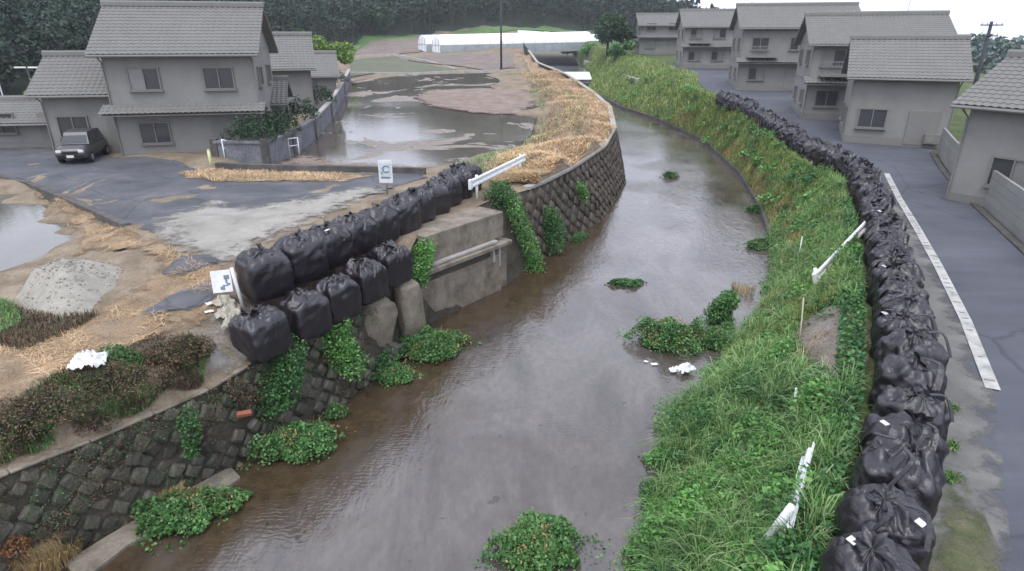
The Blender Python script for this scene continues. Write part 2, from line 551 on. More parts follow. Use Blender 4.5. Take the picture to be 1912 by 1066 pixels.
# right waterline and right road edge (line of bags)
RW = [P(1222, 1010, 0), P(1238, 870, 0), P(1278, 762, 0), P(1356, 668, 0), P(1430, 570, 0), P(1440, 470, 0), P(1420, 400, 0), P(1380, 330, 0), P(1312, 272, 0)]
RW = [RW[0] + (RW[0] - RW[1]) * 2] + RW
RW += [U(1230, 226, lambda x, y: rivz(y)), U(1160, 203, lambda x, y: rivz(y)), U(1100, 172, lambda x, y: rivz(y)), U(1085, 140, lambda x, y: rivz(y)), U(1082, 118, lambda x, y: rivz(y))]
RW.append(RW[-1] + Vector((4, 60, 0)))
RW = [b for i, b in enumerate(RW) if i == 0 or b.y > RW[i - 1].y]
XW = interp([p.y for p in RW], [p.x for p in RW])
roadz = lambda X, Y: 2.7 + .045 * np.maximum(0, np.asarray(Y, float) - 35) * (1 - ss(45, 90, X)) - 3.0 * ss(60, 160, X)
BAGPX = [(1655, 1040), (1668, 940), (1688, 845), (1702, 762), (1708, 682), (1700, 600), (1688, 520), (1662, 425), (1632, 345), (1606, 296), (1530, 268), (1462, 228), (1400, 190), (1345, 170)]
BAGW = [U(x, y, lambda X, Y: roadz(X, Y), 1.02) for x, y in BAGPX]
bl = BAGW[:]
bl = [bl[0] + (bl[0] - bl[2]) * 1.5] + bl
bl += [U(1260, 140, roadz), U(1190, 116, roadz)]
bl.append(bl[-1] + Vector((-2, 50, 0)))
bl = [b for i, b in enumerate(bl) if i == 0 or b.y > bl[i - 1].y]
XBG = interp([p.y for p in bl], [p.x - .75 for p in bl])
prof = interp([-.2, 0, .05, .12, .5, .8, .93, 1], [-.5, -.05, .06, .16, .52, .88, .985, 1.0])


def hR(X, Y):
    X = np.asarray(X, float); Y = np.asarray(Y, float)
    a = XW(Y); b = np.maximum(XBG(Y), a + 1.5)
    t = np.clip((X - a) / (b - a), -.2, 1)
    f = prof(t)
    z = rivz(Y) * (1 - f) + roadz(X, Y) * f
    return np.where(t < 0, rivz(Y) + t * 2.5, z)


# control heights of the left land
CT = [(0, 300, 3.0), (100, 300, 3.0), (200, 335, 3.0), (300, 365, 3.0), (400, 350, 3.0), (500, 350, 3.0), (600, 370, 3.0), (650, 340, 3.0), (350, 420, 3.0),
      (450, 450, 3.0), (500, 420, 3.0), (550, 400, 3.0), (430, 330, 3.0), (560, 335, 3.0), (680, 332, 3.0), (740, 342, 3.0), (700, 370, 3.0), (0, 270, 3.0), (60, 280, 3.0), (120, 320, 3.0),
      (20, 250, 3.1), (150, 280, 3.1), (300, 290, 3.1), (390, 295, 3.1), (450, 272, 3.3), (520, 240, 3.4), (570, 212, 3.5),
      (0, 333, 2.95), (120, 373, 2.95), (240, 425, 3.0), (0, 345, 2.65), (60, 358, 2.65), (120, 398, 2.65), (165, 425, 2.7), (200, 440, 2.75),
      (130, 425, 2.52), (142, 450, 2.52), (120, 482, 2.55), (60, 515, 2.55), (0, 545, 2.55), (80, 375, 2.52), (30, 355, 2.52),
      (0, 440, 2.1), (60, 420, 2.1), (60, 470, 2.1), (0, 500, 2.1), (0, 380, 2.1), (70, 400, 2.1), (100, 440, 2.1), (100, 465, 2.1), (20, 410, 2.1),
      (0, 690, 2.9), (150, 640, 2.95), (300, 590, 3.0), (400, 540, 3.0), (350, 500, 3.0), (250, 480, 2.95), (120, 600, 2.85), (0, 620, 2.7), (80, 650, 2.9), (200, 560, 2.9), (300, 470, 3.0),
      (0, 800, 2.5), (100, 760, 2.6), (200, 700, 2.75), (300, 690, 2.5), (400, 650, 2.5), (350, 640, 2.85), (250, 650, 2.9), (100, 700, 2.9), (0, 740, 2.85), (430, 640, 2.4),
      (520, 640, 2.15), (570, 605, 2.18), (630, 572, 2.2), (690, 535, 2.25), (480, 655, 2.12), (450, 600, 2.6),
      (430, 560, 3.0), (500, 520, 3.0), (570, 490, 3.0), (650, 450, 3.0), (720, 415, 3.0), (800, 380, 3.0), (860, 345, 3.0), (840, 400, 3.0), (900, 360, 3.0),
      (410, 312, 3.0), (500, 316, 2.98), (600, 318, 2.95), (700, 320, 2.95), (790, 322, 2.95), (850, 322, 3.0), (930, 320, 3.1), (970, 300, 3.3), (1000, 330, 3.3), (1050, 300, 3.6), (1100, 262, 3.7), (1090, 230, 3.8), (1000, 290, 3.6), (960, 310, 3.1)]
CW = [P(*a) for a in CT] + [p.copy() for p in TOPW if p.y < 60]
for Yv in (34, 40, 46, 52, 60, 70, 82, 95, 110, 130, 150, 175, 200, 230, 270, 330):      # fields
    for Xv in np.arange(-150, 40, 9 if Yv < 100 else 16):
        if Xv < XT(Yv) - 3 and not (Yv < 70 and Xv < -13): CW.append(Vector((Xv, Yv, float(farz(Yv)) - (.45 if Yv < 100 else .12 * (Yv < 125)))))
LEV = [U(985, 108, lambda X, Y: farz(Y) + .7), U(1015, 140, lambda X, Y: farz(Y) + .9), U(1055, 182, lambda X, Y: farz(Y) + 1.0), U(1085, 218, lambda X, Y: farz(Y) + 1.1)]
LEV = [Vector((min(p.x, float(XT(p.y)) - 1.0), p.y, p.z)) for p in LEV]
for i in range(3):
    for t in (0, .33, .66): CW.append(LEV[i].lerp(LEV[i + 1], t))
for Yv in (50, 56, 64, 72, 82, 95, 110): CW.append(Vector((float(XT(Yv)), Yv, float(ZT(Yv)))))
for Xv in np.arange(-150, -26, 14):
    for Yv in (-4, 6, 16, 26, 36, 48, 60): CW.append(Vector((Xv, Yv, 3.0 if Yv > 26 else 2.3)))
for Xv in (-10, -14, -18, -23):
    for Yv in (2, -3): CW.append(Vector((Xv, Yv, 2.7)))
for x, y in [(520, 309), (560, 292), (600, 262), (628, 225), (650, 180), (575, 300), (640, 300), (700, 300), (640, 270), (638, 228), (632, 240), (650, 222), (625, 250), (645, 205)]:
    p = P(x, y, 2.3); p.z = float(farz(p.y)) - .5; CW += [p, p + Vector((.6, .3, 0))]
CW = np.array([(p.x, p.y, p.z) for p in CW])
FOOT = [(-60, 30), (-46, 52), (-40, 80), (-42, 120), (-36, 168), (0, 205), (50, 215), (95, 250), (140, 330)]
FOOTA = np.array(FOOT, float)


def foot_dist(X, Y):
    """distance beyond the foot of the wooded hills (0 in front of it)"""
    X = np.asarray(X, float).ravel(); Y = np.asarray(Y, float).ravel()
    best = np.full(X.shape, 1e9)
    sgn = np.zeros(X.shape)
    for i in range(len(FOOTA) - 1):
        a, b = FOOTA[i], FOOTA[i + 1]
        e = b - a
        t = np.clip(((X - a[0]) * e[0] + (Y - a[1]) * e[1]) / (e @ e), 0, 1)
        d = np.hypot(X - a[0] - t * e[0], Y - a[1] - t * e[1])
        s = e[0] * (Y - a[1]) - e[1] * (X - a[0])
        up = d < best
        best = np.where(up, d, best); sgn = np.where(up, s, sgn)
    return np.where(sgn > 0, best, 0)


def hL(X, Y):
    X = np.asarray(X, float); Y = np.asarray(Y, float)
    sh = X.shape
    X = X.ravel(); Y = Y.ravel()
    out = np.empty(len(X))
    for s in range(0, len(X), 4000):
        x = X[s:s + 4000, None]; y = Y[s:s + 4000, None]
        d2 = (x - CW[None, :, 0]) ** 2 + (y - CW[None, :, 1]) ** 2 + .02
        w = d2 ** -1.7
        out[s:s + 4000] = (w * CW[None, :, 2]).sum(1) / w.sum(1)
    out += (.16 + .20 * ss(-70, -20, X) * (1 - ss(8, 45, X))) * foot_dist(X, Y)
    return out.reshape(sh)


def nz(V, scale, amp, seed=0):
    return np.array([noise.fractal((v[0] * scale + seed, v[1] * scale, v[2] * scale), 1.0, 2.0, 4) for v in V]) * amp


# ground to the horizon
q = MB(); q.add([(-3000, -200, -1.5), (3000, -200, -1.5), (3000, 5000, -1.5), (-3000, 5000, -1.5)], [(0, 1, 2, 3)])
tag(q.build('ground', MT['field']), kind='structure')

# left land: rows across the bank
ys = np.concatenate([np.arange(-6, 30, .22), np.arange(30, 60, .5), np.arange(60, 140, 1.5), np.arange(140, 420, 6)])
us = np.concatenate([np.arange(0, 16, .22), np.arange(16, 40, .7), np.arange(40, 90, 2.2), np.arange(90, 330, 9)])
YY = np.repeat(ys[:, None], len(us), 1)
XX = XT(ys)[:, None] - us[None, :]
ZZ = hL(XX, YY)
ZZ[:, 0] = np.minimum(ZZ[:, 0], ZT(ys))
V = np.stack([XX, YY, ZZ], -1).reshape(-1, 3)
V[:, 2] += nz(V, .8, .05) * (np.tile(us, len(ys)) > .3)
tag(link('farmland', fast_mesh('farmland', V, grid_faces(len(ys), len(us))[:, ::-1], MT['earth'], True)), kind='structure')

# left bank face, from the edge down to the water
bank_t = np.linspace(0, 1, 14)
yb = np.concatenate([np.arange(-6, 30, .2), np.arange(30, 140, .8)])
XX = XT(yb)[:, None] * (1 - bank_t) + (XB(yb) + .25)[:, None] * bank_t
ZZ = (ZT(yb) - .03)[:, None] * (1 - bank_t) + (rivz(yb) - .5)[:, None] * bank_t
V = np.stack([XX, np.repeat(yb[:, None], 14, 1), ZZ], -1).reshape(-1, 3)
V[:, 0] += nz(V, 1.6, .10, 5) * np.tile(bank_t > 0, len(yb)) - .05
tag(link('river_bank', fast_mesh('river_bank', V, grid_faces(len(yb), 14), MT['bank_rock'], True)), kind='structure')

# right land
ys = np.concatenate([np.arange(-4, 30, .22), np.arange(30, 70, .6), np.arange(70, 140, 2), np.arange(140, 400, 8)])
t = np.concatenate([np.linspace(-.15, 1, 46)])
us = np.concatenate([np.arange(.3, 12, .6), np.arange(12, 60, 3), np.arange(60, 300, 12)])
a = XW(ys); b = np.maximum(XBG(ys), a + 1.5)
XX = np.concatenate([a[:, None] + (b - a)[:, None] * t[None, :], b[:, None] + us[None, :]], 1)
YY = np.repeat(ys[:, None], XX.shape[1], 1)
ZZ = hR(XX, YY)
V = np.stack([XX, YY, ZZ], -1).reshape(-1, 3)
msk = np.tile(np.concatenate([np.ones(46), np.zeros(len(us))]), len(ys))
V[:, 2] += nz(V, .9, .12, 3) * msk - (1 - msk) * .02
tag(link('right_bank', fast_mesh('right_bank', V, grid_faces(len(ys), XX.shape[1]), MT['grass_ground'], True)), kind='structure')

# river
ys = np.concatenate([np.arange(-4, 40, .3), np.arange(40, 150, 1)])
tt = np.linspace(0, 1, 40)
a = XB(ys) - .4; b = XW(ys) + .5
XX = a[:, None] + (b - a)[:, None] * tt[None, :]
YY = np.repeat(ys[:, None], 40, 1)
V = np.stack([XX, YY, rivz(YY)], -1).reshape(-1, 3)
att = (XX - a[:, None] - .4) / np.hypot(1, np.gradient(a, ys))[:, None]
tag(link('river', fast_mesh('river', V, grid_faces(len(ys), 40), MT['river_water'], True, {'bank': att.ravel()})), kind='structure')


# ------------------------------------------------------------------ sheets on the land
def inside(pts, poly):
    x, y = pts[:, 0], pts[:, 1]
    c = np.zeros(len(pts), bool)
    n = len(poly)
    for i in range(n):
        x1, y1 = poly[i]; x2, y2 = poly[(i + 1) % n]
        k = (y1 > y) != (y2 > y)
        c ^= k & (x < (x2 - x1) * (y - y1) / (y2 - y1 + 1e-12) + x1)
    return c


def edge_dist(pts, poly):
    best = np.full(len(pts), 1e9)
    n = len(poly)
    for i in range(n):
        a = np.array(poly[i]); b = np.array(poly[(i + 1) % n]); e = b - a
        t = np.clip(((pts - a) @ e) / (e @ e + 1e-12), 0, 1)
        best = np.minimum(best, np.hypot(*(pts - a - t[:, None] * e).T))
    return best


def densify(poly, sp):
    out = []
    for i in range(len(poly)):
        a = np.array(poly[i]); b = np.array(poly[(i + 1) % len(poly)])
        k = max(1, int(np.linalg.norm(b - a) / sp))
        out += [tuple(a + (b - a) * j / k) for j in range(k)]
    return out


def sheet(name, poly_w, fn, off, m, sp=.4, rough=0.0, clean=False):
    poly = densify([(p[0], p[1]) for p in poly_w], sp)
    A = np.array(poly)
    lo, hi = A.min(0), A.max(0)
    gx, gy = np.meshgrid(np.arange(lo[0], hi[0], sp), np.arange(lo[1], hi[1], sp))
    g = np.stack([gx.ravel(), gy.ravel()], 1) + RNG.uniform(-.2, .2, (gx.size, 2)) * sp
    g = g[inside(g, poly)]
    g = g[edge_dist(g, poly) > sp * .4]
    vs = [Vector(p) for p in poly] + [Vector(p) for p in g]
    r = delaunay_2d_cdt(vs, [], [list(range(len(poly)))], 1, 1e-5)
    xy = np.array([(v.x, v.y) for v in r[0]])
    z = fn(xy[:, 0], xy[:, 1]) + off
    V = np.concatenate([xy, np.asarray(z, float)[:, None]], 1)
    if rough: V[:, 2] += nz(V, 1.5, rough, 9)
    fs = np.array([list(f) for f in r[2] if len(f) == 3])
    e = edge_dist(xy, poly)
    me = fast_mesh(name, V, fs, m, True, {'edge': e})
    o = link(name, me)
    bm = bmesh.new(); bm.from_mesh(me); bmesh.ops.recalc_face_normals(bm, faces=bm.faces)
    if sum(f.normal.z for f in bm.faces) < 0: bmesh.ops.reverse_faces(bm, faces=bm.faces)
    bm.to_mesh(me); bm.free()
    return o


def UL(pts): return [U(x, y, hL) for x, y in pts]
def UR(pts): return [U(x, y, roadz) for x, y in pts]


road_poly = UL([(-260, 300), (-60, 330), (0, 331), (60, 347), (120, 372), (180, 398), (238, 425), (300, 440), (360, 455), (430, 470), (500, 440), (580, 405), (660, 375), (740, 350), (800, 332), (780, 322), (640, 326), (500, 326), (380, 322), (330, 300), (200, 292), (60, 272), (0, 262), (-200, 230)])
tag(sheet('farm_road', road_poly, hL, .03, MT['asphalt_left'], .5), kind='structure')
tag(sheet('sand_drift', UL([(330, 395), (400, 375), (470, 385), (560, 370), (640, 355), (700, 345), (740, 352), (660, 385), (580, 420), (500, 455), (440, 500), (380, 500), (320, 470), (290, 440), (280, 410)]), hL, .05, MT['sand'], .35), kind='structure')
tag(sheet('straw_verge', UL([(330, 322), (400, 316), (500, 320), (640, 326), (700, 330), (640, 342), (520, 342), (400, 342), (340, 335)]), hL, .06, MT['straw'], .35), kind='structure')
tag(sheet('straw_path', UL([(-120, 690), (0, 655), (80, 625), (200, 570), (300, 500), (260, 470), (170, 470), (120, 500), (150, 440), (110, 395), (40, 352), (0, 345), (60, 352), (180, 405), (240, 430), (300, 450), (350, 490), (430, 500), (440, 560), (400, 590), (330, 625), (220, 660), (100, 715), (0, 755), (-120, 800)]), hL, .05, MT['straw'], .3), kind='structure')
tag(sheet('asphalt_patch', UL([(262, 588), (300, 560), (360, 538), (420, 520), (432, 545), (395, 565), (330, 585), (275, 600)]), hL, .08, MT['asphalt_left'], .25), kind='structure')
tag(sheet('asphalt_patch', UL([(300, 512), (340, 480), (390, 478), (418, 492), (370, 510), (320, 530)]), hL, .08, MT['asphalt_left'], .25), kind='structure')
tag(sheet('sand_apron', UL([(345, 630), (390, 595), (440, 570), (470, 640), (520, 645), (500, 668), (440, 695), (395, 720), (370, 690)]), hL, .05, MT['sand'], .25), kind='structure')

# paddies
pz = lambda X, Y: farz(Y) + .12
tag(sheet('paddy_field', [U(x, y, pz) for x, y in [(505, 312), (545, 292), (585, 262), (615, 225), (640, 180), (652, 152), (760, 140), (985, 134), (1003, 170), (1006, 205), (992, 250), (960, 280), (900, 306), (800, 316), (640, 314)]], pz, 0.0, MT['paddy_water'], 1.0), kind='structure')
pl = lambda X, Y: np.full(np.shape(X), 2.42)
tag(sheet('paddy_field', [P(x, y, 2.42) for x, y in [(-260, 330), (0, 338), (50, 350), (110, 390), (150, 432), (150, 455), (120, 488), (60, 520), (0, 552), (-260, 640)]], pl, 0.0, MT['paddy_mirror'], .8), kind='structure')
zf = lambda X, Y: hL(X, Y)
tag(sheet('mud_bar', [U(x, y, pz) for x, y in [(768, 182), (800, 168), (900, 165), (985, 168), (1002, 178), (1002, 200), (960, 216), (880, 212), (800, 200)]], pz, .08, surf('mud', [(.14, .105, .085), (.22, .17, .14), (.29, .235, .20)], .7, .9, 7, .8, .05, fine=.3, soft=True, softk=1.2), .8, .06), kind='structure')
tag(sheet('mud_bar', [U(x, y, pz) for x, y in [(505, 312), (545, 292), (585, 262), (592, 265), (570, 290), (640, 303), (760, 309), (860, 310), (800, 318), (640, 316)]], pz, .08, MT['mud'], .6, .04), kind='structure')
# fields up the valley
tag(sheet('ploughed_field', [U(x, y, hL) for x, y in [(800, 103), (950, 101), (962, 128), (900, 131), (830, 122), (760, 112)]], hL, .12, MT['ploughed'], 2.0), kind='structure')
tag(sheet('paddy_field', [U(x, y, hL) for x, y in [(655, 112), (740, 106), (820, 126), (860, 133), (700, 138), (655, 146)]], hL, .12, MT['olive_field'], 2.0), kind='structure')
tag(sheet('ploughed_field', [U(x, y, hL) for x, y in [(690, 78), (780, 72), (790, 96), (740, 103), (660, 103)]], hL, .12, MT['ploughed'], 2.0), kind='structure')
tag(sheet('meadow', [U(x, y, hL) for x, y in [(525, 64), (700, 50), (900, 45), (1110, 45), (1112, 64), (900, 66), (780, 72), (690, 80), (650, 102), (560, 98)]] , hL, .10, MT['meadow'], 2.5), kind='structure')
# levee straw
lev = [U(x, y, hL) for x, y in [(950, 99), (975, 112), (985, 135), (1015, 165), (1045, 195), (1050, 225), (1010, 255), (985, 280), (965, 305), (985, 330)]]
edge = [Vector((float(XT(y)) - .15, y, 0)) for y in np.concatenate([np.linspace(27, 60, 12), np.linspace(66, 130, 8)])]
tag(sheet('levee', lev[::-1] + [Vector((float(XT(130)) - 4, 132, 0))] + edge[::-1], hL, .06, MT['straw'], .7, .03), kind='structure')

# right road
re_ = UR([(1912, 470), (1850, 412), (1790, 355), (1760, 318), (1742, 288)])
re_ = [re_[0] + (re_[0] - re_[1]) * 3] + re_
ye = [p.y for p in bl if p.y < 95]
le = [Vector((float(XBG(y)) + 1.35, y, 0)) for y in np.linspace(-2, 95, 40)]
re2 = [Vector((float(XBG(y)) + 1.35 + 9.0, y, 0)) for y in np.linspace(re_[-1].y + 4, 95, 12)]
tag(sheet('road', le + re2[::-1] + re_[::-1] + [Vector((re_[0].x, -2, 0))], roadz, .02, MT['asphalt'], 1.0), kind='structure')
LN = [U(*a, roadz) for a in [(1853, 730), (1802, 600), (1752, 500), (1712, 428), (1679, 373), (1655, 325)]]
sl = [Vector((float(XBG(p.y)) + 1.3, p.y, 0)) for p in LN] + [p - Vector((.12, 0, 0)) for p in LN[::-1]]
near = [U(*a, roadz) for a in [(1860, 760), (1875, 900), (1890, 1066), (1890, 1300)]]
shp = [Vector((float(XBG(y)) + .9, y, 0)) for y in np.linspace(24, -1, 20)] + near[::-1] + LN
tag(sheet('road_shoulder', shp, roadz, .03, MT['shoulder'], .4), kind='structure')
tag(sheet('mossy_verge', UR([(1745, 870), (1790, 860), (1835, 960), (1880, 1066), (1890, 1200), (1700, 1250), (1735, 1000)]), roadz, .04, MT['moss'], .25), kind='structure')


# ------------------------------------------------------------------ foliage builders
def blades(pts, length, width, bend=.5, seed=0, lean=None, flat=0.0):
    """grass blades: (n,3) roots -> mesh arrays, 5 verts 3 tris each"""
    r = np.random.default_rng(seed)
    n = len(pts)
    L = length * r.uniform(.55, 1.25, n)
    a = r.uniform(0, 2 * np.pi, n)
    dirv = np.stack([np.cos(a), np.sin(a), np.zeros(n)], 1)
    if lean is not None: dirv = dirv + np.asarray(lean)[None, :] * 1.2
    b = bend * r.uniform(.3, 1.3, n)
    up = np.stack([np.zeros(n), np.zeros(n), np.ones(n)], 1)
    az = (1 - flat * r.uniform(.6, 1.0, n))
    w = width * r.uniform(.6, 1.4, n)
    side = np.stack([-dirv[:, 1], dirv[:, 0], np.zeros(n)], 1)
    side /= np.linalg.norm(side, axis=1, keepdims=True) + 1e-9
    mid = pts + up * (L * .58 * az)[:, None] + dirv * (L * (.18 * b + .5 * flat))[:, None]
    tip = pts + up * (L * (.95 - .45 * b) * az)[:, None] + dirv * (L * (.62 * b + .9 * flat))[:, None]
    sw = side * (w / 2)[:, None]
    V = np.stack([pts - sw, pts + sw, mid - sw * .85, mid + sw * .85, tip], 1).reshape(-1, 3)
    i = np.arange(n)[:, None] * 5
    Fc = np.stack([i + np.array([[0, 1, 3]]), i + np.array([[0, 3, 2]]), i + np.array([[2, 3, 4]])], 1).reshape(-1, 3)
    return V, Fc


def leafs(pts, size, seed=0, aspect=.6, upb=.6, outn=None):
    """folded leaf quads at pts"""
    r = np.random.default_rng(seed)
    n = len(pts)
    nr = r.normal(0, 1, (n, 3)); nr[:, 2] = np.abs(nr[:, 2]) + upb
    if outn is not None: nr = nr * .7 + outn * 1.6
    nr /= np.linalg.norm(nr, axis=1, keepdims=True)
    d = r.normal(0, 1, (n, 3))
    d -= nr * (d * nr).sum(1, keepdims=True)
    d /= np.linalg.norm(d, axis=1, keepdims=True)
    s = np.cross(nr, d)
    L = (size * r.uniform(.6, 1.3, n))[:, None]
    Wd = L * aspect
    V = np.stack([pts - d * L * .5, pts + s * Wd * .5 + nr * L * .12, pts + d * L * .5, pts - s * Wd * .5 + nr * L * .12], 1).reshape(-1, 3)
    i = np.arange(n)[:, None] * 4
    Fc = np.stack([i + np.array([[0, 1, 2]]), i + np.array([[0, 2, 3]])], 1).reshape(-1, 3)
    return V, Fc


def merge(parts):
    Vs, Fs, k = [], [], 0
    for V, Fc in parts:
        Vs.append(V); Fs.append(Fc + k); k += len(V)
    return np.concatenate(Vs), np.concatenate(Fs)


def rand_in(poly, n, seed=0):
    r = np.random.default_rng(seed)
    A = np.array([(p[0], p[1]) for p in poly])
    lo, hi = A.min(0), A.max(0)
    out = np.empty((0, 2))
    while len(out) < n:
        g = r.uniform(lo, hi, (n * 3, 2))
        out = np.concatenate([out, g[inside(g, [tuple(a) for a in A])]])
    return out[:n]


def clumpy(xy, scale, thr, seed=0):
    v = np.array([noise.noise((p[0] * scale + seed, p[1] * scale, seed * 1.7)) for p in xy])
    return xy[v > thr]

# ------------------------------------------------------------------ river walls
def chamfer_stone(name, m, seed, flat=.5):
    """one dressed field stone, about 1 x 1 with its face to +Z"""
    r = random.Random(seed)
    bm = bmesh.new()
    bmesh.ops.create_cube(bm, size=1.0)
    for v in bm.verts:
        v.co.z *= flat
        k = .86 if v.co.z > 0 else 1.0
        v.co.x = v.co.x * k * r.uniform(.68, 1.1); v.co.y = v.co.y * k * r.uniform(.68, 1.1)
        v.co.z += r.uniform(-.05, .05)
    bmesh.ops.bevel(bm, geom=bm.edges[:], offset=.13, segments=1, affect='EDGES')
    for v in bm.verts:
        v.co += Vector((r.uniform(-.03, .03), r.uniform(-.03, .03), r.uniform(-.03, .03)))
    me = bpy.data.meshes.new(name); bm.to_mesh(me); bm.free()
    me.materials.append(m)
    return me


def wall_pt(Y, t):
    x0, x1 = float(XT(Y)), float(XB(Y)) + .2
    return Vector((x0 + (x1 - x0) * t, Y, float(ZT(Y)) * (1 - t) + (float(rivz(Y)) - .25) * t))


def stone_wall(y0, y1, size, m, label, gap=.97, jit=.14, tmax=.93, maxn=300, skip=None, rough_=False):
    root = tag(empty('stone_wall', wall_pt((y0 + y1) / 2, 1)), label, 'stone wall')
    meshes = [chamfer_stone('stone', m, 40 + i) for i in range(16)]
    arc = [y0]
    Ys = [y0]
    p = wall_pt(y0, .5)
    y = y0
    while y < y1:                       # walk along the wall by arc length
        yy = y
        while (wall_pt(yy, .5) - p).length < size * .72 and yy < y1 + 1: yy += .02
        y = yy; p = wall_pt(y, .5); Ys.append(y)
    n = 0
    for ci, Y in enumerate(Ys):
        hgt = (wall_pt(Y, 0) - wall_pt(Y, 1)).length
        nr = max(2, int(hgt * tmax / (size * .72)))
        for ri in range(nr):
            if (ci + ri) % 2: continue
            t = .04 + tmax * (ri + .5) / nr
            if skip and skip(Y, t): continue
            c = wall_pt(Y, t)
            tan = (wall_pt(Y + .1, t) - wall_pt(Y - .1, t)).normalized()
            dn = (wall_pt(Y, 1) - wall_pt(Y, 0)).normalized()
            nrm = tan.cross(dn).normalized()
            if nrm.dot(Vector((1, -.6, .4))) < 0: nrm = -nrm
            dn = nrm.cross(tan)
            M = Matrix((tan, dn, nrm)).transposed()
            if rough_ and random.random() < .04: continue
            s = size * (random.uniform(.8, 1.15) if rough_ else random.uniform(.86, 1.1)) * gap
            R = M @ Matrix.Rotation(math.pi / 4 + random.uniform(-jit, jit), 3, 'Z') @ Matrix.Rotation(random.uniform(-.1, .1), 3, 'X')
            o = link('stone', random.choice(meshes), root)
            o.matrix_parent_inverse = Matrix.Identity(4)
            o.location = c + (tan * random.uniform(-.05, .05) + dn * random.uniform(-.05, .05)) * (1 if rough_ else .2) + nrm * (random.uniform(-.09, .0) if rough_ else random.uniform(-.04, .0)) - root.location
            o.rotation_euler = R.to_euler()
            o.scale = (s, s, s * (random.uniform(.8, 1.2) if rough_ else .55))
            n += 1
            if n >= maxn: return root
    return root


yA0, yA1 = P(-60, 930, 2.0).y, TOPW[12].y
w1 = stone_wall(6.3, 15.3, .315, MT['stone'], 'mossy grey stone wall along the near left bank', 1.18, .3, rough_=True)
w2 = stone_wall(ABT1.y + .9, 52, .545, MT['stone_brown'], 'brown stone retaining wall curving below the straw levee', .97, .1, .95)
# copings
def coping(y0, y1, wdt, h, name, label, m, step=.8):
    q = MB(); y = y0; prev = None
    pts = []
    while y <= y1:
        pts.append(Vector((float(XT(y)), y, float(ZT(y))))); y += step
    for a, b in zip(pts[:-1], pts[1:]):
        d = (b - a).normalized()
        q.prism([(-wdt, -.02), (.05, -.02), (.05, h), (-wdt, h)], a + d * .008, b - d * .008)
    return tag(q.build(name, m, bevel=.012), label, 'coping')
coping(6.0, 12.7, .15, .03, 'coping', 'thin stained coping on top of the mossy near stone wall', MT['concrete'], .9)
coping(ABT1.y + 2.2, 118, .32, .12, 'coping', 'pale concrete coping curving along the edge of the straw levee', MT['concrete_pale'], 1.2)

# footing strip along the near wall
fp = [P(120, 1050, .08), P(200, 1000, .08), P(330, 925, .08), P(430, 870, .08), P(450, 890, .08), P(340, 965, .08), P(240, 1015, .08), P(150, 1085, .08)]
q = MB(); n = len(fp)
q.add([(p.x, p.y, -.4) for p in fp] + [(p.x, p.y, .10) for p in fp], [tuple(range(n)), tuple(range(n, 2 * n))] + [(i, (i + 1) % n, n + (i + 1) % n, n + i) for i in range(n)])
tag(q.build('wall_footing', MT['concrete'], bevel=.03), 'flat greenish concrete footing at the foot of the near stone wall', 'footing')

# bridge abutment
AB0, AB1 = P(795, 605, 0), P(937, 540, 0)
ad = (AB1 - AB0); ad.z = 0; ad.normalize()
an = Vector((ad.y, -ad.x, 0))                              # towards the water
ab = empty('bridge_abutment', (AB0 + AB1) / 2)
tag(ab, 'old stained concrete bridge abutment below the black bags', 'abutment')
def rel(v): return Vector(v) - ab.location
L = (AB1 - AB0).length
def slab(name, s0, s1, o0, o1, z0, z1, m, bev=.03):
    c = [AB0 + ad * s0 + an * o0, AB0 + ad * s1 + an * o0, AB0 + ad * s1 + an * o1, AB0 + ad * s0 + an * o1]
    q = MB()
    q.add([rel((p.x, p.y, z0)) for p in c] + [rel((p.x, p.y, z1)) for p in c], [(0, 1, 2, 3), (4, 5, 6, 7), (0, 1, 5, 4), (1, 2, 6, 5), (2, 3, 7, 6), (3, 0, 4, 7)])
    return q.build(name, m, ab, bevel=bev)
slab('lower_wall', -.1, L, -1.6, 0, -.6, 1.45, MT['concrete'])
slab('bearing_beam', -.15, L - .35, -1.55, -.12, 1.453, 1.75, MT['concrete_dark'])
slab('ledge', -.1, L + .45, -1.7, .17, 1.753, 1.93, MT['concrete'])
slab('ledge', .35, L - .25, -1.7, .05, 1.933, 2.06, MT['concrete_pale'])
slab('parapet', .25, L + .25, -1.3, -.10, 2.063, 3.02, MT['concrete'])
slab('corner_block', L + .003, L + .5, -1.5, -.15, -.6, 1.75, MT['concrete'])
slab('bracket', L - .55, L - .42, -.11, .06, 1.25, 1.75, MT['concrete_pale'], .01)
slab('bracket', L - .2, L - .09, -.11, .05, 1.0, 1.7, MT['concrete_pale'], .01)

# collapsed slabs beside it
def rock(name, c, dims, rot, seed, m, parent=None, amp=.16, fr=1.4, sub=4):
    bm = bmesh.new(); bmesh.ops.create_icosphere(bm, subdivisions=sub, radius=1)
    R = Matrix.Rotation(rot[2], 3, 'Z') @ Matrix.Rotation(rot[1], 3, 'Y') @ Matrix.Rotation(rot[0], 3, 'X')
    for v in bm.verts:
        p = v.co.copy()
        e = Vector([math.copysign(abs(a) ** .55, a) for a in p])
        e *= 1 + amp * noise.fractal(p * fr + Vector((seed, 0, 0)), 1, 2, 5)
        v.co = R @ Vector((e.x * dims[0], e.y * dims[1], e.z * dims[2]))
    me = bpy.data.meshes.new(name); bm.to_mesh(me); bm.free()
    for p in me.polygons: p.use_smooth = True
    me.materials.append(m)
    return link(name, me, parent, c)
yaw = math.atan2(ad.y, ad.x)
tag(rock('broken_slab', P(692, 612, 1.2), (.70, .34, .92), (.12, .25, yaw - .15), 1, MT['concrete']), 'large rounded broken concrete slab leaning under the lower black bags', 'concrete slab')
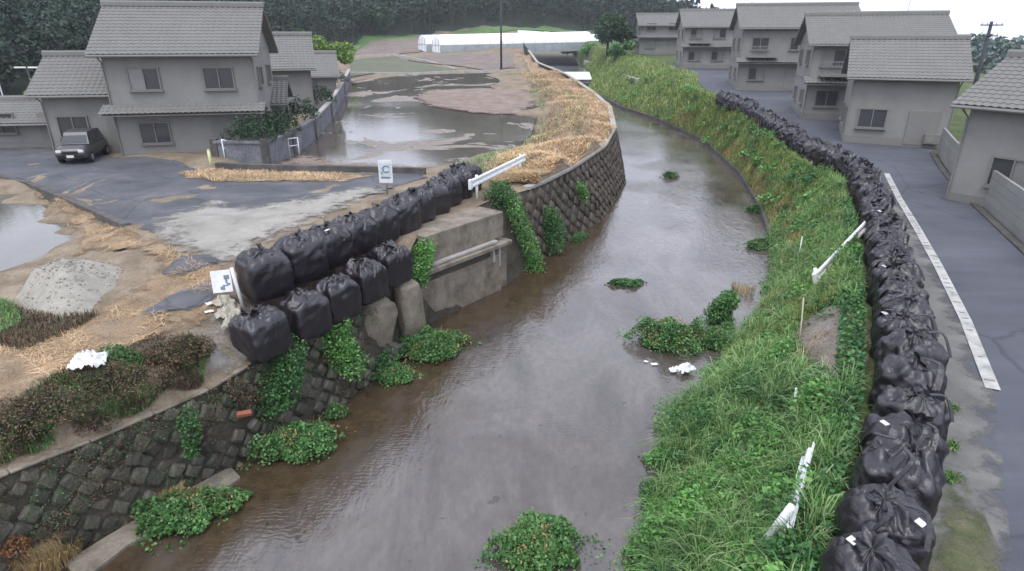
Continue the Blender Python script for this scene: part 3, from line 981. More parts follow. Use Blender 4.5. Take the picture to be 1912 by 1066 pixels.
tag(rock('broken_slab', P(765, 580, 1.2), (.42, .30, 1.0), (0, -.1, yaw), 4, MT['concrete']), 'upright broken concrete piece beside the abutment', 'concrete slab')
tag(rock('rubble_block', P(668, 672, .55), (.25, .22, .35), (.3, .2, .4), 7, MT['concrete_dark'], amp=.3), 'dark rubble block below the broken slab', 'rubble')
tag(rock('rubble_block', P(735, 655, .35), (.32, .2, .25), (.1, .3, 1.0), 9, MT['concrete_dark'], amp=.3), 'low dark rubble block at the mouth of the hollow', 'rubble')
q = MB(); q.box((0, 0, 0), (.30, .12, .10))
tag(q.build('brick', MT['brick_red'], bevel=.012, loc=P(455, 768, 1.35) + Vector((.06, -.12, .02)), rot=(.3, .2, .7)), 'single red brick lying on the stone wall', 'brick')

# low revetment along the right waterline
q = MB()
ysr = np.concatenate([np.arange(19.5, 52, 1.0), np.arange(52, 96, 3)])
pts = [Vector((float(XW(y)) + .05, y, float(rivz(y)))) for y in ysr]
for a, b in zip(pts[:-1], pts[1:]):
    q.prism([(-.05, -.5), (.22, -.5), (.20, .30), (-.05, .30)], a, b)
tag(q.build('revetment', MT['concrete_dark'], bevel=.015), 'low dark concrete revetment along the right waterline', 'revetment')
q = MB()
A, B = U(1092, 116, hR, .4), U(1192, 154, hR, .4)
ka = U(1192, 154, hR); kb = U(1092, 116, hR)
for i in range(9):
    a = ka.lerp(kb, i / 9); b = ka.lerp(kb, (i + .96) / 9)
    q.prism([(-.25, -1.2), (.25, -1.2), (.25, .45), (-.25, .45)], a, b)
tag(q.build('concrete_kerb', MT['concrete_pale'], bevel=.02), 'long pale concrete kerb up the far right bank', 'kerb')
# weir and pool at the far bend
yw = 108.0
xa, xb = float(XB(yw)) - .6, float(XW(yw)) + 1.0
q = MB(); q.box(((xa + xb) / 2, yw, float(rivz(yw)) + .1), (xb - xa, .8, 2.2))
tag(q.build('weir', MT['concrete_dark'], bevel=.03), 'low weir with added pale slope at the far bend', 'weir')
we_ = bpy.data.objects['weir']
q = MB(); q.add([(xa, yw - .45, float(rivz(yw)) + .75), (xb, yw - .45, float(rivz(yw)) + .75), (xb, yw + 6, float(rivz(yw)) + 2.1), (xa, yw + 6, float(rivz(yw)) + 2.1)], [(0, 1, 2, 3)]); q.build('apron', MT['film'], we_)  # bright sloping sheet, added to lighten the far bend behind the weir
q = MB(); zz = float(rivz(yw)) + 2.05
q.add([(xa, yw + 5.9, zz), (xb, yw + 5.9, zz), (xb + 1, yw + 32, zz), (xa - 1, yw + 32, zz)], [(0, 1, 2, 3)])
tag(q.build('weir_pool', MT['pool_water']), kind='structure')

# kerb of the farm road above the left paddy, and the dark ridge before the big paddy
def run(name, label, cat, pts, prof_, m, bev=.012, n=1):
    q = MB()
    P_ = []
    for a, b in zip(pts[:-1], pts[1:]):
        for j in range(n): P_.append(a.lerp(b, j / n))
    P_.append(pts[-1])
    for a, b in zip(P_[:-1], P_[1:]):
        if (b - a).length > 1e-3: q.prism(prof_, a, b)
    return tag(q.build(name, m, bevel=bev), label, cat)
kp = [U(x, y, hL) for x, y in [(-120, 318), (0, 331), (60, 347), (120, 372), (180, 398), (238, 425)]]
run('kerb', 'dark concrete kerb between the farm road and the left paddy', 'kerb', kp, [(-.14, -.5), (.14, -.5), (.14, .14), (-.14, .14)], MT['concrete_dark'], n=3)
kp = [U(x, y, hL) for x, y in [(405, 315), (500, 318), (600, 320), (700, 322), (795, 325)]]
run('ridge_wall', 'long dark concrete ridge in front of the big paddy', 'ridge', kp, [(-.12, -.5), (.12, -.5), (.12, .30), (-.12, .30)], MT['concrete_dark'], n=3)
kp = [U(x, y, hL) for x, y in [(640, 137), (760, 139), (870, 134), (985, 133)]]
run('ridge_wall', 'pale low ridge along the far end of the big paddy', 'ridge', kp, [(-.3, -.5), (.3, -.5), (.2, .25), (-.2, .25)], MT['concrete_pale'], n=2)
kp = [U(x, y, hL) for x, y in [(655, 106), (735, 103), (800, 116), (850, 131)]]
run('ridge_wall', 'pale field ridge running diagonally towards the greenhouses', 'ridge', kp, [(-.3, -.5), (.3, -.5), (.2, .3), (-.2, .3)], MT['concrete_pale'], n=2)

# plot wall along the big paddy
wt = [(408, 300, 1.15), (470, 275, 1.2), (545, 240, 1.3), (600, 205, 1.4), (645, 158, 1.6)]
WB = [U(x, y, pz) for x, y in [(430, 310), (500, 312), (548, 290), (588, 260), (618, 222), (642, 178), (654, 150)]]
WB[0] = U(408, 311, pz); 
root = tag(empty('plot_wall', WB[2]), 'blue-grey panelled retaining wall between the house plot and the big paddy', 'wall')
for i, (a, b) in enumerate(zip(WB[:-1], WB[1:])):
    ln_ = (b - a).length
    k = max(1, int(round(ln_ / 2.4)))
    for j in range(k):
        p0 = a.lerp(b, j / k) - WB[2]; p1 = a.lerp(b, (j + .985) / k) - WB[2]
        q = MB(); q.prism([(-.12, -.8), (.12, -.8), (.10, 1.25), (-.12, 1.25)], p0, p1)
        q.build('panel', MT['wall_blue_grey'], root, bevel=.012)
    q = MB(); q.prism([(-.18, 1.253), (.18, 1.253), (.18, 1.40), (-.18, 1.40)], a - WB[2], b - WB[2])
    q.build('cap', MT['concrete_pale'] if i > 2 else MT['wall_blue_grey'], root, bevel=.012)
    q = MB(); q.box(a - WB[2] + Vector((0, 0, .3)), (.36, .36, 2.4)); q.build('pier', MT['concrete_dark'], root, bevel=.015)
# white pipe railing on the road side of it
ra = [WB[0].lerp(WB[2], t) for t in np.linspace(.02, 1, 8)]
rb = [Vector((p.x + .45, p.y - .25, max(p.z + .15, float(hL(p.x + .45, p.y - .25))))) for p in ra]
root = tag(empty('pipe_railing', rb[0]), 'low white pipe railing in front of the plot wall', 'railing')
for p in rb:
    q = MB(); q.tube([p - rb[0] + Vector((0, 0, -.3)), p - rb[0] + Vector((0, 0, .95))], .035); q.build('post', MT['white_paint'], root, True)
for h in (.5, .92):
    q = MB(); q.tube([p - rb[0] + Vector((0, 0, h)) for p in rb], .028); q.build('rail', MT['white_paint'], root, True)
p = U(394, 309, hL)
q = MB(); q.tube([(0, 0, -.2), (0, 0, .75)], .07, 10); q.tube([(0, 0, .75), (0, 0, .82)], [.07, .03], 10)
tag(q.build('marker_post', MT['yellow_green'], None, True, loc=p), 'short yellow-green marker post at the corner of the plot wall', 'post')


# ------------------------------------------------------------------ tonne bags
def tri(x):
    return 2 * abs(2 * (x - math.floor(x + .5))) - 1


def bag_mesh(seed, sq, hgt, rad, crump):
    """sewn bulk bag, gathered and tied on top: straight sharp folds over planar facets"""
    r = random.Random(seed)
    nth = 132
    ctl = [(.02, .0), (.78, .0), (.93, .03), (.985, .10), (1.0, .2), (1.025, .38), (1.03, .55), (1.01, .72), (.97, .82), (.90, .90), (.80, .955), (.64, .99), (.48, 1.005), (.32, 1.02), (.20, 1.035), (.13, 1.06), (.09, 1.10), (.005, 1.10)]
    prof_ = []
    for (a, b), (c, d) in zip(ctl[:-1], ctl[1:]):
        k = max(1, int(math.hypot((c - a) * rad, (d - b) * hgt) / .028))
        prof_ += [(a + (c - a) * j / k, b + (d - b) * j / k) for j in range(k)]
    prof_.append(ctl[-1])
    kx, ky = r.uniform(-.2, .2), r.uniform(-.2, .2)
    so = Vector((seed * 3.7, seed * 1.3, seed * .7))
    folds = []
    for i in range(24 if crump > .6 else 16):
        d = Vector((r.gauss(0, 1), r.gauss(0, 1), r.gauss(0, .8))).normalized()
        wl_ = r.uniform(.11, .42) if crump > .6 else r.uniform(.16, .55)
        folds.append((d / wl_, r.random(), wl_ * r.uniform(.045, .085), Vector((r.uniform(-9, 9), r.uniform(-9, 9), 0))))
    npl = r.choice([9, 11, 13]); ph = r.random()
    V = []
    for pr, pz_ in prof_:
        top = max(0, min(1, (pz_ - .8) / .16))
        for k in range(nth):
            th = 2 * math.pi * k / nth
            c, s_ = math.cos(th), math.sin(th)
            e = sq * (1 - .7 * top)
            rr = 1 / ((abs(c) ** (2 + e) + abs(s_) ** (2 + e)) ** (1 / (2 + e)))
            x, y = c * rr * pr * rad, s_ * rr * pr * rad
            cen = 1 - min(1, pr / .85)
            x += kx * cen * rad; y += ky * cen * rad
            z = pz_ * hgt
            if pr > .05 and pz_ > .015:
                pt = Vector((x, y, z))
                wob = Vector((noise.noise(pt * 2.5 + so), noise.noise(pt * 2.5 - so), 0)) * .10
                d = 0.0
                for kd, p0, am, fo in folds:
                    w_ = noise.noise(pt * 1.7 + fo)
                    if w_ > -.1: d += am * min(1, (w_ + .1) * 3) * tri(kd.dot(pt + wob) + p0)
                amp = crump * (.5 + .5 * pz_) * (1 - top) + (1.45 if crump > .6 else 1.25) * top
                if pr < .2: amp *= .4
                d *= amp
                pl_ = tri(npl * (th / 6.2832 + .06 * noise.noise(Vector((c * 2, s_ * 2, pr * 3)) + so)) + ph)
                d += .022 * pl_ * top * min(1, (pr + .1) * 2)
                sag = .06 * noise.noise(Vector((c, s_, .3)) * 1.3 + so) * (1 - top) * pz_
                x += c * (d * (1 - top) + sag); y += s_ * (d * (1 - top) + sag)
                z += d * top - .015 * top + .05 * top * noise.noise(pt * 2.0 + so)
            V.append((x, y, z))
    me = fast_mesh('bag_body', V, grid_faces(len(prof_), nth, True), MT['bag_plastic'], False)
    return me, (kx * rad, ky * rad)


def tuft_mesh(seed):
    r = random.Random(seed)
    nth = 28; V = []
    rows = [(.085, 0), (.075, .035), (.11, .08), (.16, .12), (.18, .14), (.10, .115), (.02, .10)]
    for i, (pr, z) in enumerate(rows):
        for k in range(nth):
            th = 2 * math.pi * k / nth
            g = 1 + (.30 * math.sin(6 * th + seed) + .2 * math.sin(11 * th + 2 * seed)) * min(1, i / 3)
            V.append((math.cos(th) * pr * g, math.sin(th) * pr * g, z + .04 * math.sin(5 * th + seed) * min(1, i / 3)))
    return fast_mesh('bag_neck', V, grid_faces(len(rows), nth, True), MT['bag_plastic'], True)


def strap_mesh(seed, rad, hgt):
    r = random.Random(seed)
    q = MB(); pts = []
    a0 = r.uniform(0, 6.28)
    for k in range(9):
        t = k / 8
        th = a0 + (t - .5) * .5
        rr = rad * (1.035 - .0 * t)
        pts.append((math.cos(a0) * rad * (1.02 - .75 * t) - math.sin(a0) * .14 * math.sin(t * 3.1), math.sin(a0) * rad * (1.02 - .75 * t) + math.cos(a0) * .14 * math.sin(t * 3.1),
                    hgt * (.72 + .34 * math.sin(min(1, t * 1.7) * 1.57)) + .03))
    for a, b in zip(pts[:-1], pts[1:]):
        q.prism([(-.03, -.006), (.03, -.006), (.03, .006), (-.03, .006)], a, b)
    return q.mesh('strap', MT['bag_plastic'])


q = MB(); q.box((0, 0, 0), (.13, .10, .006)); TAG = q.mesh('tag', MT['white_plastic'])
q = MB(); q.box((0, 0, 0), (.08, .07, .03)); 
BAGS_R = [bag_mesh(11 + i, 1.2, 1.0, .47, .75) for i in range(12)]
BAGS_L = [bag_mesh(31 + i, 4.6, 1.06, .535, .36) for i in range(9)]
TUFTS = [tuft_mesh(i + 1) for i in range(4)]
STRAPS = [strap_mesh(i + 5, .55, 1.04) for i in range(5)]


def bag(loc, rz, variants, label, group, sc_=1.0, tag_at=None, hz=1.0, name='tonne_bag'):
    i = random.randrange(len(variants))
    me, (kx, ky) = variants[i]
    root = tag(empty(name, loc, rz), label, 'bag', group)
    root.scale = (sc_, sc_, sc_ * hz)
    link('bag_body', me, root)
    nk = link('bag_neck', random.choice(TUFTS), root, (kx, ky, 1.05), (random.uniform(-1.2, 1.2), random.uniform(-1.2, 1.2), random.uniform(0, 6)))
    nk.scale = (random.uniform(.6, 1.2), random.uniform(.6, 1.2), random.uniform(.4, 1.0))
    root.rotation_euler = (random.uniform(-.06, .06), random.uniform(-.06, .06), rz)
    for k in range(2):
        link('strap', STRAPS[(i + k * 2) % 5], root, None, (0, 0, k * 2.6 + random.uniform(-.4, .4)))
    if tag_at is not None:
        link('tag', TAG, root, tag_at[0], tag_at[1])
    return root


ORD = ['nearest', 'second', 'third', 'fourth', 'fifth', 'sixth', 'seventh', 'eighth', 'ninth', 'tenth', 'eleventh', 'twelfth', 'thirteenth', 'fourteenth', 'fifteenth', 'sixteenth', 'seventeenth', 'eighteenth', 'nineteenth', 'twentieth']
TENS = {2: 'twenty', 3: 'thirty', 4: 'forty', 5: 'fifty', 6: 'sixty'}
ORD1 = ['first', 'second', 'third', 'fourth', 'fifth', 'sixth', 'seventh', 'eighth', 'ninth']
def ordw(i):
    if i < 20: return ORD[i]
    n = i + 1; t_, u_ = divmod(n, 10)
    if u_ == 0: return {3: 'thirtieth', 4: 'fortieth', 5: 'fiftieth', 6: 'sixtieth'}[t_]
    return TENS[t_] + '-' + ORD1[u_ - 1]


def resample(pts, step):
    out = [pts[0].copy()]; acc = 0.0; last = pts[0]
    for b in pts[1:]:
        a = last
        while True:
            d = (b - out[-1]).length if False else None
            break
        seg = (b - a).length
        pos = step - acc
        while pos <= seg:
            out.append(a.lerp(b, pos / seg)); pos += step
        acc = (acc + seg) % step if pos > seg else 0
        acc = seg - (pos - step)
        last = b
    return out


tags_r = {0: (-.22, .18), 1: (.14, -.36), 3: (-.42, -.1), 7: (-.3, .25), 10: (-.28, .1), 16: (-.2, -.2), 24: (.1, .3)}
rowpts = resample(BAGW, 1.05)
for i, p in enumerate(rowpts):
    z = float(roadz(p.x, p.y))
    a = math.radians(random.uniform(-180, 180))
    tg = None
    if i in tags_r:
        tx, ty = tags_r[i]
        a = 0.0
        tg = ((tx, ty, 1.05), (.25, .15, .6))
    q_ = 'black crumpled tonne bag, %s from the camera in the roadside row' % ordw(i) if i else 'black crumpled tonne bag nearest the camera in the roadside row'
    b_ = bag((p.x + random.uniform(-.05, .05), p.y + random.uniform(-.04, .04), z - .02), a, BAGS_R, q_, 'black bags along the road', random.uniform(.97, 1.08), tg, random.uniform(.92, 1.08))

UP = [P(x, y, 4.06) for x, y in [(487, 472), (560, 445), (622, 418), (682, 394), (738, 374), (786, 352), (824, 334), (856, 315), (885, 300)]]
UP = resample(UP, 1.2)
for i, p in enumerate(UP):
    z = 3.0
    tg = ((.2, .3, 1.10), (.2, .1, .3)) if i in (2, 4, 6) else None
    q_ = 'boxy black tonne bag, %s in the upper left row counted from the signboard' % ('first' if i == 0 else ordw(i))
    bag((p.x, p.y, z - .02), yaw + random.uniform(-.12, .12) + math.radians(random.choice([0, 90, 180, 270])), BAGS_L, q_, 'upper row of bags on the left bank', random.uniform(.99, 1.05), tg, random.uniform(.97, 1.04))
LO = [P(x, y, 3.17) for x, y in [(484, 583), (566, 550), (624, 523), (678, 495), (726, 468)]]
for i, p in enumerate(LO):
    q_ = 'boxy black tonne bag, %s in the lower left row counted from the signboard' % ('first' if i == 0 else ordw(i))
    bag((p.x, p.y, 2.12 + .03 * i), yaw + random.uniform(-.1, .1), BAGS_L, q_, 'lower row of bags on the left bank', random.uniform(.92, .97), None, 1.05)


# ------------------------------------------------------------------ guardrails, signs, poles
WPROF = [(0, .175), (.035, .155), (.05, .11), (.035, .06), (0, .03), (0, -.03), (.035, -.06), (.05, -.11), (.035, -.155), (0, -.175)]
WCL = WPROF + [(x - .008, y) for x, y in WPROF[::-1]]


def guardrail(label, a, b, posts, hgt=.62, up=(0, 0, 1), beamoff=.07, group=None, post_len=.95, curl=True):
    """a, b: beam-centre end points in the place; posts: list of fractions"""
    root = tag(empty('guardrail', a - Vector((0, 0, hgt))), label, 'guardrail', group)
    o = root.location
    q = MB(); q.prism(WCL, a - o, b - o, up); q.build('beam', MT['white_paint'], root)
    d = (b - a).normalized(); w = d.cross(Vector(up)).normalized()
    if curl:
        q = MB(); c = a - d * .12
        q.prism([(-.05, -.2), (.06, -.2), (.06, .2), (-.05, .2)], c - o, a - o + d * .08, up)
        q.build('end_plate', MT['white_paint'], root, bevel=.02)
    for t in posts:
        p = a.lerp(b, t) - w * beamoff
        u = Vector(up)
        q = MB(); q.tube([p - o + u * .22, p - o - u * post_len], .057, 10); q.build('post', MT['white_paint'], root, True)
    return root


ga, gb = P(885, 374, 3.0), P(978, 326, 3.0)
guardrail('white guardrail at the bridge end beside the last left bags', ga + Vector((-.1, -.35, .72)), gb + Vector((.05, .3, .75)), [.12, .93], .72)
g1, g2 = U(1518, 545, hR), U(1622, 440, hR)
guardrail('bent white guardrail leaning out of the grass on the right bank', g1 + Vector((0, 0, .45)), g2 + Vector((0, 0, .62)), [.04, .97], .45, (-.25, .1, 1), .07, None, .8)
g1, g2 = U(1452, 1060, hR), U(1494, 905, hR)
guardrail('fallen white guardrail lying in the tall grass near the camera', g1 + Vector((0, 0, .66)), g2 + Vector((0, 0, .70)), [.1], .4, (.35, -.1, 1), .07, None, .5, False)
def stick(name, label, cat, p0, p1, r, m):
    q = MB(); q.tube([Vector((0, 0, 0)), (p1 - p0) * .5 + Vector((.01, 0, .01)), p1 - p0], [r, r * .95, r * .8], 8)
    return tag(q.build(name, m, None, True, loc=p0), label, cat)
b0 = U(1489, 490, hR)
stick('marker_stake', 'thin white marker stake standing in grass above the bent guardrail', 'stake', b0 - Vector((0, 0, .1)), b0 + Vector((.05, .1, 1.0)), .025, MT['white_paint'])
b0 = U(1492, 640, hR)
stick('bamboo_pole', 'pale bamboo pole leaning below the bent guardrail', 'pole', b0, b0 + Vector((.18, .55, 1.0)), .022, MT['stick'])
b0 = U(1478, 775, hR)
stick('marker_stake', 'short white stake hidden in the tall grass', 'stake', b0, b0 + Vector((0, .02, .62)), .03, MT['white_plastic'])

# sign on a post behind the bags
sp_ = U(723, 362, hL)
root = tag(empty('sign', sp_), 'white rectangular sign with grey mark on a post behind the bags', 'sign')
q = MB(); q.tube([(0, .04, -.2), (0, .04, 1.35)], .03); q.build('post', MT['steel'], root, True)
q = MB(); q.box((0, 0, .93), (.56, .02, .94)); bd = q.build('board', MT['white_plastic'], root, bevel=.006)
def ring(R0, R1, c, a0, a1, y, n=28):
    q = MB(); vs = []; fs = []
    for k in range(n + 1):
        a = a0 + (a1 - a0) * k / n
        for R in (R0, R1):
            for yy in (y, y - .006): vs.append((c[0] + R * math.cos(a), yy, c[1] + R * math.sin(a)))
    for k in range(n):
        i = k * 4; j = i + 4
        fs += [(i, j, j + 2, i + 2), (i + 1, i + 3, j + 3, j + 1), (i, i + 1, j + 1, j), (i + 2, j + 2, j + 3, i + 3)]
    return q.add(vs, fs)
q = MB(); q.box((0, -.013, .95), (.46, .004, .62)); q.build('blue_panel', MT['sign_blue'], bd)
ring(.10, .16, (.03, 1.02), .6, 5.6, -.0165).build('mark', MT['sign_mark'], bd)
q = MB(); q.box((0, -.0175, .68), (.36, .004, .07)); q.box((-.15, -.0175, .86), (.05, .004, .12)); q.build('mark', MT['sign_mark'], bd)
q = MB(); q.box((.05, -.0185, 1.05), (.07, .004, .13)); q.build('mark', MT['white_plastic'], bd)

# signboard by the first bag
s0 = U(440, 568, hL)
root = tag(empty('signboard', s0, math.radians(-8)), 'tilted white signboard beside the first bag of the left rows', 'sign')
q = MB(); q.tube([(.18, .02, -.15), (.05, .02, .95)], .045, 10); q.build('post', MT['white_plastic'], root, True)
M_ = Matrix.Rotation(math.radians(-9), 3, 'Y') @ Matrix.Rotation(math.radians(-14), 3, 'X')
q = MB(); q.box((-.24, -.03, .60), (.54, .025, .54), M=M_); bd = q.build('board', MT['white_plastic'], root, bevel=.006)
q = MB()
for (x, z, w_, h_) in [(-.10, .72, .14, .10), (-.13, .52, .16, .03), (-.10, .62, .05, .10), (-.04, .56, .09, .05), (-.2, .45, .12, .08)]:
    q.box(Vector((x, -.05 + .23 * (z - .6), z)), (w_, .012, h_), M=M_)
q.build('mark', MT['sign_mark'], bd)
# torn sacks around it
def cloth(name, label, cat, c, dims, seed, m, rot=0.0, amp=.5):
    n = 22; V = []
    for i in range(n):
        for j in range(n):
            u, v = i / (n - 1) - .5, j / (n - 1) - .5
            x, y = u * dims[0] * (1 + .35 * noise.noise((u * 4 + seed, v * 4, 1))), v * dims[1] * (1 + .35 * noise.noise((u * 4, v * 4 + seed, 2)))
            e = max(0, 1 - 1.7 * max(abs(u), abs(v)) ** 2 * 2)
            z = dims[2] * (e * (.55 + .45 * noise.fractal((u * 5 + seed, v * 5, 3), 1, 2, 4)) + amp * .35 * (.5 - abs(noise.noise((u * 9 + seed, v * 9, 4)))))
            V.append((x, y, z))
    o = link(name, fast_mesh(name, V, grid_faces(n, n), m, False), None, c, (0, 0, rot))
    return tag(o, label, cat)
cloth('torn_sack', 'torn beige sack lying between the signboard and lower bags', 'sack', U(428, 590, hL) + Vector((0, 0, .05)), (.55, .6, .35), 1, MT['sacking'], .4, 1.2)
cloth('torn_sack', 'small crumpled beige sack right under the signboard', 'sack', U(418, 572, hL) + Vector((0, 0, .05)), (.4, .35, .3), 5, MT['sacking'], .9, 1.2)
cloth('torn_sack', 'beige sack hanging against the first lower bag', 'sack', U(436, 612, hL) + Vector((0, 0, .12)), (.35, .7, .3), 8, MT['sacking'], .2, 1.2)
cloth('paper_scrap', 'white scrap on the path in front of the signboard', 'litter', U(398, 572, hL) + Vector((0, 0, .09)), (.28, .16, .06), 3, MT['white_plastic'], .6)
cloth('paper_scrap', 'lower white scrap on sand beneath the signboard', 'litter', U(392, 588, hL) + Vector((0, 0, .09)), (.2, .12, .05), 4, MT['white_plastic'], .5)
cloth('plastic_litter', 'white plastic bag caught in the dead weeds on the left bank', 'litter', U(172, 700, hL) + Vector((0, 0, .25)), (.62, .5, .32), 2, MT['white_plastic'], .3, 1.4)
cloth('plastic_litter', 'white plastic litter at the grass edge in the river', 'litter', P(1280, 690, .10), (.52, .38, .22), 6, MT['white_plastic'], .5, 1.5)
cloth('plastic_litter', 'smaller white litter piece left of the white litter heap', 'litter', P(1258, 692, .05), (.26, .22, .14), 12, MT['white_plastic'], .2, 1.2)
cloth('plastic_litter', 'small white scrap floating in the river beside the green islet', 'litter', P(1222, 680, .02), (.2, .12, .06), 9, MT['white_plastic'], .1)
cloth('plastic_litter', 'tiny white scrap farthest out in the river beside the islet', 'litter', P(1206, 675, .02), (.10, .12, .05), 10, MT['white_plastic'], .9)

# utility poles
def pole(label, base, hgt, r, arms, m, lean=0.0):
    root = tag(empty('utility_pole', base), label, 'pole')
    q = MB(); q.tube([(0, 0, -1), (lean, 0, hgt)], [r * 1.25, r * .8], 10); q.build('shaft', m, root, True)
    for z, w_ in arms:
        q = MB(); q.box((0, -.12, z), (w_, .1, .1)); a = q.build('crossarm', m, root)
        for k in (-.45, -.2, .2, .45):
            q = MB(); q.tube([(k * w_, -.12, z + .05), (k * w_, -.12, z + .22)], [.05, .04], 6); q.build('insulator', MT['pale_pole'], a)
    return root
pb = U(936, 131, hL)
pole('dark utility pole standing at the far end of the big paddy', pb, 10.5, .14, [(9.9, 1.6)], MT['dark_pole'])
pt = PD(1852, 40, 60); zb = 2.0
pole('dark utility pole with two crossarms against the white sky', Vector((pt.x, 60, zb)), pt.z - zb, .17, [(pt.z - zb - .3, 2.0), (pt.z - zb - 1.2, 1.6)], MT['dark_pole'])
pb = U(22, 236, hL)
pole('thin pale pole at the left edge behind the road', pb, 3.6, .05, [], MT['pale_pole'])
pb = PD(72, 205, 52); pb.z = float(hL(pb.x, pb.y))
root = tag(empty('street_lamp', pb), 'street lamp with two pale arms before the dark forest', 'street lamp')
hh = PD(72, 126, 52).z - pb.z
q = MB(); q.tube([(0, 0, -.5), (0, 0, hh)], .07); q.build('shaft', MT['dark_pole'], root, True)
for s in (-1, 1):
    q = MB(); q.box((s * .55, 0, hh), (.9, .16, .12)); q.build('lamp_head', MT['white_plastic'], root, bevel=.03)
# hillside guardrail pieces
def hill_rail(label, px0, px1, Y, hz):
    a, b = PD(*px0, Y), PD(*px1, Y)
    root = tag(empty('roadside_barrier', a), label, 'barrier')
    q = MB(); q.box((0, 0, 0), (.7 * hz, .12, .55 * hz)); q.build('end_plate', MT['white_plastic'], root, bevel=.03)
    q = MB(); q.prism([(-.03, -.12), (.03, -.12), (.03, .12), (-.03, .12)], (0, 0, .1), b - a); q.build('beam', MT['white_paint'], root)
    for t in (0, .5, 1):
        p = (b - a) * t; q = MB(); q.tube([p, p - Vector((0, 0, 3.2))], .06); q.build('post', MT['white_paint'], root)
hill_rail('white roadside barrier beside the small tree above the house roof', (145, 152), (190, 139), 48, .75)
hill_rail('white roadside barrier left of the small tree', (60, 181), (90, 171), 48, 1.0)


# ------------------------------------------------------------------ houses
def corr_face(q, p0, p1, p2, p3, pitch=.28, course=.3):
    """tiled slope: p0-p1 eave, p3-p2 ridge; barrel ribs and stepped courses"""
    p0, p1, p2, p3 = map(Vector, (p0, p1, p2, p3))
    w = (p1 - p0).length; l = (p3 - p0).length
    nr = (p1 - p0).cross(p3 - p0).normalized()
    if nr.z < 0: nr = -nr
    nu = max(2, int(w / pitch)) * 4; nv = max(2, int(l / course))
    vs = []; rows = 0
    for j in range(nv):
        for e in (0, .97):
            t = (j + e) / nv
            for i in range(nu + 1):
                s = i / nu
                h = (.045, .025, 0, .025)[i % 4] + (.028 if e == 0 else 0.0)
                vs.append(p0.lerp(p1, s).lerp(p3.lerp(p2, s), t) + nr * h)
            rows += 1
    fs = [(r * (nu + 1) + i, r * (nu + 1) + i + 1, (r + 1) * (nu + 1) + i + 1, (r + 1) * (nu + 1) + i) for r in range(rows - 1) for i in range(nu)]
    q.add(vs, fs)


def gable_roof(parent, w, d, z0, rise, over=.6, zt=None, name='roof'):
    """ridge along x"""
    q = MB()
    k = rise / (d / 2)
    e = d / 2 + over; ze = z0 - over * k; x = w / 2 + over * .8
    zr = z0 + rise
    q.add([(-x, -e, ze - .12), (x, -e, ze - .12), (x, 0, zr - .12), (-x, 0, zr - .12), (x, e, ze - .12), (-x, e, ze - .12),
           (-x, -e, ze), (x, -e, ze), (x, 0, zr), (-x, 0, zr), (x, e, ze), (-x, e, ze)],
          [(0, 1, 2, 3), (3, 2, 4, 5), (6, 7, 8, 9), (9, 8, 10, 11), (0, 1, 7, 6), (5, 4, 10, 11), (1, 2, 8, 7), (2, 4, 10, 8), (0, 3, 9, 6), (3, 5, 11, 9)])
    q2 = MB()
    corr_face(q2, (-x, -e, ze + .01), (x, -e, ze + .01), (x, 0, zr + .01), (-x, 0, zr + .01))
    corr_face(q2, (x, e, ze + .01), (-x, e, ze + .01), (-x, 0, zr + .01), (x, 0, zr + .01))
    r = q.build(name, MT['grey_trim'], parent)
    q2.build('tiling', MT['grey_tile'], r)
    q3 = MB(); q3.prism([(-.16, 0), (.16, 0), (.14, .2), (.05, .28), (-.05, .28), (-.14, .2)], (-x - .05, 0, zr), (x + .05, 0, zr)); q3.build('ridge_cap', MT['grey_tile'], r)
    return r


def window(parent, x, y, z, w, h, nrm):
    """nrm: 0 front(-y) 1 right(+x) 2 back 3 left"""
    R = Matrix.Rotation([0, math.pi / 2, math.pi, -math.pi / 2][nrm], 3, 'Z')
    q = MB()
    for (cx, cz, ww, hh) in ((0, h / 2, w + .12, .07), (0, -h / 2, w + .12, .07), (-w / 2, 0, .07, h), (w / 2, 0, .07, h), (0, 0, .05, h)):
        q.box(R @ Vector((cx, -.05, cz)), (ww, .1, hh), M=R @ Matrix.Identity(3))
    f = q.build('window', MT['grey_trim'], parent, loc=(x, y, z))
    for s in (-1, 1):
        q = MB(); q.box(R @ Vector((s * w / 4, -.02, 0)), (w / 2 - .06, .03, h - .06), M=R); q.build('pane', MT[random.choice(['pane_grey', 'pane_grey', 'pane_curtain'])], f)
    q = MB(); q.box(R @ Vector((0, -.10, -h / 2 - .07)), (w + .2, .2, .05), M=R); q.build('sill', MT['grey_trim'], f)


